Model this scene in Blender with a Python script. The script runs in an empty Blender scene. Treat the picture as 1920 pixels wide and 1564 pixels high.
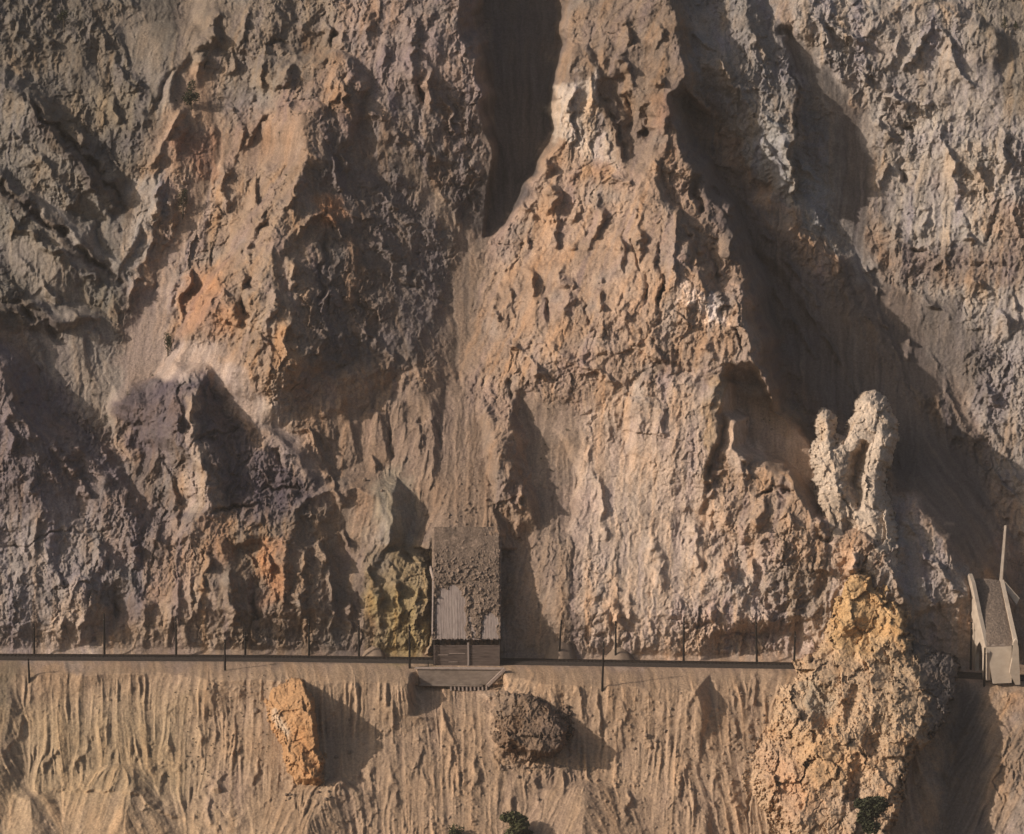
import bpy, math, random
import numpy as np

# ------------------------------------------------------------------ camera, sky, sun
scene = bpy.context.scene
COL = scene.collection
CAM = np.array([0.0, -800.0, 150.0])
PW, PH = 1920.0, 1564.0
FPX = 8.0 * 813.9                     # focal length in photograph pixels
PITCH = math.atan2(150.0, 800.0) - math.atan2(1236.0 - PH / 2, FPX)
cp, sp = math.cos(PITCH), math.sin(PITCH)
cd = bpy.data.cameras.new("camera")
cam = bpy.data.objects.new("camera", cd)
COL.objects.link(cam)
cam.location = tuple(CAM)
cam.rotation_euler = (math.pi / 2 - PITCH, 0, 0)
cd.sensor_fit = 'HORIZONTAL'
cd.sensor_width = 36.0
cd.lens = FPX / PW * 36.0
cd.clip_start = 1.0
cd.clip_end = 20000.0
scene.camera = cam

SUN_EL = math.radians(25.0)
SUN_AZ = math.radians(69.0)          # to the left of the viewing direction, behind the camera
SDIR = np.array([-math.sin(SUN_AZ) * math.cos(SUN_EL), -math.cos(SUN_AZ) * math.cos(SUN_EL), math.sin(SUN_EL)])
world = bpy.data.worlds.new("World")
scene.world = world
world.use_nodes = True
wn = world.node_tree
bg = wn.nodes.get('Background') or wn.nodes.new('ShaderNodeBackground')
sky = wn.nodes.new('ShaderNodeTexSky')
sky.sky_type = 'NISHITA'
sky.sun_disc = False
sky.sun_elevation = SUN_EL
sky.sun_rotation = math.atan2(SDIR[0], SDIR[1])
sky.air_density = 1.0
sky.dust_density = 5.0
sky.ozone_density = 0.6
wn.links.new(sky.outputs[0], bg.inputs[0])
bg.inputs[1].default_value = 0.09
sl = bpy.data.lights.new("sun", 'SUN')
sl.energy = 4.7
sl.angle = math.radians(0.5)
sl.color = (1.0, 0.865, 0.735)
sun = bpy.data.objects.new("sun", sl)
COL.objects.link(sun)
from mathutils import Vector, Matrix
sun.rotation_euler = Vector(tuple(SDIR)).to_track_quat('Z', 'Y').to_euler()
vs = scene.view_settings
vs.view_transform = 'Standard'
vs.look = 'None'
vs.exposure = -0.1
vs.gamma = 1.0

# ------------------------------------------------------------------ mapping between the photograph and the place
def raydir(u, v):
    a = (u - PW / 2) / FPX
    b = (PH / 2 - v) / FPX
    return a, cp + b * sp, b * cp - sp          # x, y, z for unit forward distance

def vproj(Y, Z):
    dy, dz = Y - CAM[1], Z - CAM[2]
    f = dy * cp - dz * sp
    up = dy * sp + dz * cp
    return PH / 2 - FPX * up / f

def uproj(X, Y, Z):
    dy, dz = Y - CAM[1], Z - CAM[2]
    return PW / 2 + FPX * X / (dy * cp - dz * sp)

TRK_U = np.array([-3000, -600, 0, 500, 960, 1500, 1850, 2400, 5000.0])
TRK_V = np.array([1222, 1228, 1231.5, 1234, 1240, 1248, 1268, 1290, 1330.0])
def vtrack(u):
    return np.interp(u, TRK_U, TRK_V)

# profile of the hillside across the line: Y depth, Z height above the rails
PROF = np.array([(-330, -150), (-200, -100), (-58, -46), (-13, -5.2), (-9, -2.2), (-4.5, -0.5), (5.0, -0.1), (6.5, 0.8), (48, 60), (120, 150), (330, 370), (900, 700.0)])
_t = np.linspace(0, 1, 400)
_pp = np.concatenate([PROF[i] * (1 - _t[:, None]) + PROF[i + 1] * _t[:, None] for i in range(len(PROF) - 1)])
_pv = vproj(_pp[:, 0], _pp[:, 1])
_o = np.argsort(_pv)
PV, PY = _pv[_o], _pp[_o, 0]
def baseY(u, v):
    return np.interp(v - (vtrack(u) - 1236.0), PV, PY)

def world_at(u, v, P):
    dx, dy, dz = raydir(u, v)
    t = (baseY(u, v) - CAM[1]) / dy - P
    return dx * t, CAM[1] + dy * t, CAM[2] + dz * t

def W3(u, v, Y):
    """the point at photograph position u, v lying at depth Y"""
    dx, dy, dz = raydir(u, v)
    t = (Y - CAM[1]) / dy
    return np.array([dx * t, Y, CAM[2] + dz * t])

# ------------------------------------------------------------------ noise
_rng = np.random.RandomState(7)
PERM = np.concatenate([_rng.permutation(1024)] * 3).astype(np.int32)
_g = _rng.normal(size=(1024, 3)); _g /= np.linalg.norm(_g, axis=1)[:, None]
GRAD = _g.astype(np.float32)
GR2 = np.stack([np.cos(np.arange(1024) * 2.399), np.sin(np.arange(1024) * 2.399)], 1).astype(np.float32)

def perlin3(x, y, z, seed=0):
    x = np.asarray(x, np.float32) + seed * 17.31; y = np.asarray(y, np.float32) + seed * 5.77; z = np.asarray(z, np.float32) - seed * 9.13
    xi = np.floor(x); yi = np.floor(y); zi = np.floor(z)
    xf = x - xi; yf = y - yi; zf = z - zi
    xi = xi.astype(np.int32) & 1023; yi = yi.astype(np.int32) & 1023; zi = zi.astype(np.int32) & 1023
    ux = xf * xf * xf * (xf * (xf * 6 - 15) + 10)
    uy = yf * yf * yf * (yf * (yf * 6 - 15) + 10)
    uz = zf * zf * zf * (zf * (zf * 6 - 15) + 10)
    r = 0
    for i in (0, 1):
        a = PERM[xi + i]; wx = ux if i else 1 - ux
        for j in (0, 1):
            b = PERM[a + yi + j]; wy = wx * (uy if j else 1 - uy)
            for k in (0, 1):
                g = GRAD[PERM[b + zi + k]]
                r = r + wy * (uz if k else 1 - uz) * (g[..., 0] * (xf - i) + g[..., 1] * (yf - j) + g[..., 2] * (zf - k))
    return r * 1.5

def perlin2(x, y, seed=0):
    x = np.asarray(x, np.float32) + seed * 13.37; y = np.asarray(y, np.float32) - seed * 7.91
    xi = np.floor(x); yi = np.floor(y)
    xf = x - xi; yf = y - yi
    xi = xi.astype(np.int32) & 1023; yi = yi.astype(np.int32) & 1023
    ux = xf * xf * xf * (xf * (xf * 6 - 15) + 10)
    uy = yf * yf * yf * (yf * (yf * 6 - 15) + 10)
    r = 0
    for i in (0, 1):
        a = PERM[xi + i]; wx = ux if i else 1 - ux
        for j in (0, 1):
            g = GR2[PERM[a + yi + j]]
            r = r + wx * (uy if j else 1 - uy) * (g[..., 0] * (xf - i) + g[..., 1] * (yf - j))
    return r * 1.6

def fbm2(x, y, lam, octs, seed=0, gain=0.5):
    r = 0; a = 1.0
    for o in range(octs):
        r = r + a * perlin2(x / lam, y / lam, seed + o)
        a *= gain; lam *= 0.5
    return r

def smooth(a, b, x):
    t = np.clip((x - a) / (b - a), 0, 1)
    return t * t * (3 - 2 * t)

def smax(a, b, k):
    h = np.clip(k - np.abs(a - b), 0, None) / max(k, 1e-6)
    return np.maximum(a, b) + h * h * k * 0.25
def smin(a, b, k):
    return -smax(-a, -b, k)

def bil(A, u, v, u0, v0, st):
    """bilinear look-up of grid A (rows v, columns u)"""
    x = np.clip((u - u0) / st, 0, A.shape[1] - 1.001); y = np.clip((v - v0) / st, 0, A.shape[0] - 1.001)
    xi = x.astype(np.int32); yi = y.astype(np.int32)
    fx = (x - xi).astype(np.float32); fy = (y - yi).astype(np.float32)
    if A.ndim == 3:
        fx = fx[..., None]; fy = fy[..., None]
    return (A[yi, xi] * (1 - fx) + A[yi, xi + 1] * fx) * (1 - fy) + (A[yi + 1, xi] * (1 - fx) + A[yi + 1, xi + 1] * fx) * fy

#@@TERRAIN_DATA
# ------------------------------------------------------------------ the large shapes of the hill
# R ridge  (points (u, v, protrusion m)), fall per metre on the left, on the right, reach m, blend m
# V gully  (points), rise per metre on the left, on the right, reach m, blend m
# P plate  (polygon), height at centre, gradient per 100 px in u and v, edge fall per metre
OPS = [
 # --- the big gullies first
 ('V', [(345,0,-2),(330,120,-3),(300,240,-4),(255,360,-5),(232,520,-5),(208,650,-3),(212,790,-1),(290,950,2)], .25, .22, 22, 2.0),
 ('V', [(1010,-260,-12),(985,60,-15),(960,250,-16),(925,380,-13),(870,560,-8),(852,700,-4),(850,850,0)], .05, .08, 15, 2.0),
 ('V', [(1300,120,-3),(1330,260,-14),(1440,420,-22),(1570,640,-26),(1690,830,-22),(1780,960,-15),(1830,1060,-6)], .12, .14, 18, 2.0),
 ('V', [(1440,20,-2),(1530,120,-6),(1590,230,-10),(1620,330,-14),(1640,450,-18),(1700,600,-20),(1780,760,-15),(1820,880,-10)], .12, .12, 10, 2.0),
 # --- top left, slopes falling to the right gully
 ('P', [(-300,-300),(330,-300),(310,60),(240,300),(215,460),(170,520),(-300,540)], 2.5, -1.8, -0.6, .25),
 ('R', [(-80,110,8),(20,160,11),(60,212,12),(130,285,11),(200,345,8),(238,405,0)], .36, 1.8, 24, .3),
 ('R', [(-80,280,8),(0,328,11),(60,390,11),(150,460,9),(228,530,-1)], .36, 1.8, 24, .3),
 ('R', [(-120,470,8),(0,545,9),(60,600,6),(120,640,0)], .36, 1.2, 16, .4),
 ('R', [(200,40,2),(255,130,3),(330,210,-3)], .3, .6, 30, .5),
 ('R', [(120,40,2),(150,120,4),(240,230,2)], .3, .6, 20, .5),
 # --- upper middle
 ('P', [(400,-300),(640,-300),(640,120),(560,150),(430,250)], 5, 1.0, 1.0, .7),
 ('P', [(640,-300),(858,-300),(868,120),(886,230),(896,315),(840,310),(700,190),(640,120)], 8.5, 2.6, .2, 3.0),
 ('R', [(856,-260,17),(864,60,18),(884,160,18),(893,230,16),(905,310,12),(912,350,6)], .22, 4, 30, .3),
 ('R', [(838,30,15),(844,100,15.5)], .3, 1.6, 12, .3),
 ('R', [(400,60,6),(388,160,8),(415,250,7),(440,330,3)], .25, 1.2, 26, .4),
 ('R', [(520,-50,8),(510,50,9),(560,110,8)], .3, .9, 16, .4),
 # --- spur D and its face
 ('P', [(590,230),(700,200),(760,270),(860,350),(880,430),(820,560),(800,680),(620,700),(560,680),(560,400)], 5, -4.0, .3, .5),
 ('R', [(655,116,17),(666,165,18),(645,215,17),(630,280,14)], .36, 1.5, 26, .3),
 ('R', [(592,222,21),(582,300,21),(562,380,21),(572,470,23),(572,560,23),(565,640,21),(535,700,18),(530,760,11)], .38, 1.4, 12, .3),
 ('R', [(600,222,15),(590,330,15),(585,450,16),(585,600,14),(570,700,9)], .4, .55, 40, .6),
 ('R', [(500,260,8),(440,330,10),(390,420,11),(360,500,13),(330,580,11),(320,640,4)], .55, -.12, 22, .5),
 ('R', [(618,380,19),(632,420,19),(640,450,17)], .5, 1.6, 10, .3),
 ('R', [(662,450,15),(666,500,15),(657,560,12),(640,600,7)], .8, 1.5, 12, .3),
 ('R', [(710,495,10),(707,560,10),(700,600,6)], .7, 1.2, 10, .3),
 ('R', [(765,512,2),(800,540,2),(828,578,-2)], .25, 1.3, 16, .3),
 ('R', [(640,590,7),(740,660,5),(800,690,0)], .25, .9, 16, .3),
 ('R', [(620,290,10),(680,330,7),(760,380,2),(830,450,-3)], .3, .7, 16, .4),
 # --- fin B
 ('R', [(380,180,2),(352,213,3),(330,270,2),(290,325,3),(287,400,4),(264,470,3),(245,560,1),(240,600,-2)], .65, 1.5, 12, .3),
 # --- left cliff M
 ('P', [(-300,700),(20,640),(20,900),(160,1000),(240,1100),(260,1180),(-300,1200)], 7, 0, 0.2, .5),
 ('R', [(38,605,15),(40,690,16),(40,780,15),(60,880,13),(90,980,10),(110,1050,7)], .12, .62, 50, .5),
 ('R', [(190,850,6),(235,930,9),(262,1010,9),(270,1090,6)], .3, 1.1, 24, .4),
 # --- middle cliff M2
 ('P', [(235,745),(290,715),(390,700),(450,790),(560,850),(600,950),(590,1010),(300,1010)], 8, 0.5, 2.0, 1.3),
 ('R', [(285,722,9),(300,760,11),(315,850,10)], .40, 1.0, 12, .4),
 ('R', [(232,765,8),(240,820,9)], .6, .4, 14, .5),
 ('R', [(392,696,11),(364,740,16),(366,810,17),(384,880,17),(402,960,14)], .50, 1.25, 22, .3),
 ('R', [(583,928,10),(572,990,11),(592,1080,10),(608,1150,9),(615,1225,7)], .3, .55, 30, .3),
 ('R', [(583,930,13),(525,1015,11),(505,1070,10),(505,1150,9),(505,1220,6)], .7, .1, 20, .3),
 ('R', [(408,975,12),(425,1060,11),(438,1130,10),(440,1220,7)], .25, .85, 30, .3),
 ('R', [(328,1105,8),(335,1160,9),(345,1220,6)], .5, .9, 14, .4),
 ('R', [(150,1083,10),(172,1120,11),(184,1180,10),(192,1225,7)], .45, 1.3, 24, .3),
 ('R', [(264,1128,8),(255,1180,8),(262,1222,5)], .5, .9, 14, .4),
 ('R', [(745,1035,8),(780,1060,8),(792,1120,9),(798,1225,7)], .28, 1.6, 30, .3),
 ('R', [(680,1090,7),(690,1160,8),(700,1220,6)], .35, .8, 14, .4),
 ('P', [(600,960),(690,1000),(735,1060),(735,1240),(600,1240)], 6.5, 0, .5, .5),
 ('P', [(440,1000),(510,1000),(515,1240),(440,1240)], 7, 0, .5, .8),
 ('P', [(195,1110),(260,1110),(260,1240),(195,1240)], 4.5, 0, .5, .8),
 # --- middle mud slope
 ('P', [(600,820),(680,760),(850,700),(900,760),(930,900),(940,1000),(780,1010),(700,960)], 1.5, 0.3, 1.5, .35),
 ('R', [(652,790,4),(655,840,3)], .3, .6, 10, .3), ('R', [(712,780,4),(720,860,3)], .3, .7, 10, .3), ('R', [(765,760,4),(770,850,3)], .3, .5, 10, .3),
 ('R', [(745,880,3),(770,960,4),(777,1020,4)], .25, .5, 20, .4),
 ('R', [(948,700,9),(940,740,10),(962,800,11),(975,880,12),(1000,930,10),(996,975,7)], .30, 1.5, 30, .3),
 ('R', [(905,860,3),(935,960,4),(942,1000,4)], .4, .4, 14, .4),
 # --- central spur G
 ('P', [(1050,170),(1110,120),(1262,60),(1266,200),(1230,330),(1250,420),(1300,540),(1380,600),(1400,720),(1330,690),(1150,660),(990,640),(920,600),(912,540),(930,450),(985,380),(1035,280)], 15, 1.6, -.6, 2.2),
 ('P', [(960,480),(1300,540),(1400,640),(1400,740),(1300,740),(1150,700),(1000,650),(930,600)], 13, 1.4, -1.5, .33),
 ('R', [(1110,110,20),(1120,170,21),(1127,240,20),(1180,320,19),(1192,350,18)], .35, 2.2, 14, .3),
 ('R', [(1078,136,18),(1052,200,18),(1058,262,17)], 1.4, .15, 10, .3),
 ('R', [(1192,340,18),(1228,430,19),(1240,520,18),(1242,600,16)], .12, 1.6, 10, .3),
 ('R', [(1262,-160,18),(1264,30,21),(1270,140,22),(1266,250,20),(1300,330,16)], .55, 3.5, 24, .3),
 ('R', [(1245,385,20),(1272,450,22),(1312,530,22),(1345,560,20)], .3, 2.5, 20, .3),
 ('R', [(1350,330,8),(1370,420,11),(1372,520,10)], .5, 1.5, 16, .3),
 ('R', [(1408,538,22),(1414,600,23),(1427,680,23),(1443,748,20)], .8, 4.0, 20, .3),
 ('R', [(1340,560,19),(1385,650,19.5),(1398,700,18)], .25, 1.8, 12, .3),
 # --- face H
 ('P', [(1040,840),(1090,790),(1200,780),(1330,690),(1335,900),(1440,870),(1500,905),(1540,980),(1600,1030),(1650,1100),(1700,1240),(1040,1240)], 7.5, .55, .35, .40),
 ('R', [(1356,705,17),(1340,750,17),(1339,830,16),(1327,890,13),(1312,950,9)], .20, 3.0, 18, .3),
 ('R', [(1377,783,15),(1383,840,16),(1398,900,14),(1400,960,10)], 1.0, 2.0, 12, .3),
 ('R', [(1440,880,13),(1520,930,15),(1547,985,15),(1557,1060,13)], .12, 1.5, 16, .3),
 ('R', [(1575,1010,15),(1620,1000,17),(1655,1040,16),(1680,1110,13),(1700,1200,10)], .35, 1.2, 22, .4),
 # --- ribs in the long gully
 ('R', [(1330,340,0),(1400,420,-1),(1500,550,-4),(1610,710,-8)], .12, 1.0, 10, .3),
 ('R', [(1440,350,2),(1520,470,-2),(1620,600,-7),(1700,720,-10)], .12, .9, 10, .3),
 ('R', [(1550,440,-3),(1640,600,-8),(1700,690,-10)], .2, .5, 6, .3),
 ('R', [(1560,765,-4),(1500,730,-2),(1450,745,4)], .3, .4, 12, .6),
 ('R', [(1285,10,9),(1330,110,10),(1400,210,9),(1480,300,4),(1560,370,-1),(1600,470,-7)], .3, .45, 24, .5),
 ('R', [(1380,180,9),(1390,210,9),(1440,260,6),(1500,360,1)], .3, 1.2, 10, .3),
 ('R', [(1500,250,5),(1540,300,4),(1560,360,0)], .4, 1.2, 12, .3),
 ('R', [(1500,60,1),(1590,150,1),(1625,240,0)], .8, .1, 14, .4),
 # --- right: grey cliffs
 ('P', [(1640,200),(1740,60),(1800,30),(2200,-200),(2200,900),(1900,760),(1780,620),(1690,540),(1655,440)], 5, .3, .8, .9),
 ('R', [(1520,-20,9),(1560,60,10),(1620,120,8)], .5, 1.2, 14, .3),
 ('R', [(1380,-40,9),(1400,60,9),(1440,150,6),(1480,220,3)], .4, 1.0, 14, .3),
 ('P', [(1480,-300),(1760,-300),(1740,40),(1650,170),(1600,130),(1520,60)], 4, .3, .8, .6),
 ('R', [(1748,22,13),(1735,80,15),(1790,140,14),(1860,200,12),(1950,230,11)], .45, 1.2, 20, .3),
 ('R', [(1740,60,14),(1690,130,14),(1648,200,13),(1638,260,11)], 1.4, .3, 16, .3),
 ('R', [(1665,250,12),(1658,330,13),(1666,420,11),(1650,480,3)], .9, .8, 14, .4),
 ('R', [(1760,250,13),(1800,340,14),(1850,430,14),(1900,540,12)], .4, 1.0, 18, .4),
 ('R', [(1900,250,14),(1905,350,14),(1910,460,12)], .5, 1.0, 14, .4),
 ('P', [(1810,660),(1900,620),(2300,900),(2300,1240),(1930,1240),(1900,1000),(1850,860)], 0.5, .8, .3, .4),
 ('R', [(1830,640,1),(1880,700,3),(1900,850,3),(1990,960,4)], .25, .7, 16, .4),
 ('R', [(1870,930,-2),(1920,1000,1),(2000,1060,2)], .3, .7, 16, .4),
 ('P', [(1690,900),(1760,1000),(1812,1090),(1812,1240),(1690,1240),(1650,1080)], -2, -.5, 1.0, .45),
 ('V', [(1145,165,12),(1180,220,9.5),(1192,280,11)], .7, .9, 3, .6),
 # --- floors
 ('F', [(62,625),(150,605),(205,600),(215,660),(205,770),(222,850),(140,775),(90,700)], 1.5, -1.5, -.5, 2.5),
 ('F', [(908,-340),(1036,-340),(1040,60),(1034,150),(1026,250),(975,380),(925,435),(905,430),(925,350),(934,260),(925,150),(905,60)], -10, 0, 1.0, 6.0),
 ('F', [(900,420),(920,440),(895,540),(880,640),(860,700),(845,600),(850,500)], -3, 0, 1.0, .55),
 ('F', [(1290,190),(1320,290),(1395,410),(1440,520),(1560,560),(1520,450),(1420,350),(1340,230)], -8, -.6, -2.6, 5.0, [(1315,150),(1345,260),(1420,380),(1490,500),(1580,640)], 1.1),
 ('F', [(1440,510),(1468,660),(1478,760),(1560,840),(1690,870),(1740,980),(1812,1075),(1880,1060),(1860,880),(1810,740),(1700,620),(1600,530),(1540,480)], -14, -.6, 1.0, 5.0, [(1490,500),(1580,640),(1680,780),(1790,950),(1840,1060)], .42),
 ('F', [(1480,60),(1560,130),(1600,210),(1630,300),(1640,420),(1600,420),(1590,300),(1540,200)], -4, 0, -1.5, 1.6),
 ('F', [(1366,710),(1400,705),(1440,765),(1540,850),(1570,960),(1545,950),(1500,890),(1440,850),(1402,830),(1400,780),(1372,770)], 3, 0, -1.0, 4.0),
 ('F', [(968,745),(985,800),(1000,880),(1020,940),(1010,1000),(1060,1000),(1080,900),(1060,830)], 4, 0, 0, 1.4),
 ('R', [(1340,350,-10),(1420,440,-11),(1520,570,-13),(1620,720,-14)], .12, 1.0, 8, .3),
 ('R', [(1460,370,-4),(1540,480,-8),(1630,610,-12),(1710,730,-14)], .15, .9, 10, .3),
 ('P', [(1712,950),(1760,1010),(1812,1092),(1812,1240),(1700,1240),(1672,1100),(1690,1000)], 8.5, -.6, 1.0, 1.2),
 # --- small gullies
 ('V', [(45,640,5),(125,780,1),(215,860,0),(290,960,3)], 1.2, .30, 8, .6),
 ('V', [(405,170,1),(418,280,0),(375,390,0),(300,520,-1),(235,650,-2)], .3, .22, 9, .8),
 ('V', [(215,1120,4),(212,1220,2)], .9, .6, 6, .6),
 ('V', [(475,1080,6),(480,1220,4)], .9, .6, 7, .6),
 ('V', [(640,1000,5),(660,1220,4)], .5, .4, 10, 1.0),
 # --- below the line
 ('R', [(20,1270,1),(0,1400,3),(-40,1560,5)], .15, .5, 40, .6),
 ('R', [(60,1500,3),(30,1640,6)], .4, .4, 30, .8),
 ('R', [(235,1440,2),(240,1564,5),(260,1700,6)], .25, .4, 30, .8),
 ('R', [(640,1480,3),(560,1570,4),(520,1700,6)], .35, .35, 30, .8),
 ('R', [(1095,1480,3),(1090,1600,6)], .3, .3, 30, .8),
 ('R', [(1390,1480,1),(1385,1600,4)], .3, .3, 20, .8),
 ('V', [(1440,1300,-1),(1425,1450,-2),(1470,1600,-4)], .12, .3, 14, 1.0),
 ('V', [(1830,1290,-6),(1830,1480,-8),(1800,1640,-8)], .6, .7, 20, 1.5),
 ('R', [(1930,1290,4),(1960,1420,7),(1980,1600,8)], .45, .5, 60, .8),
]
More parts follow.
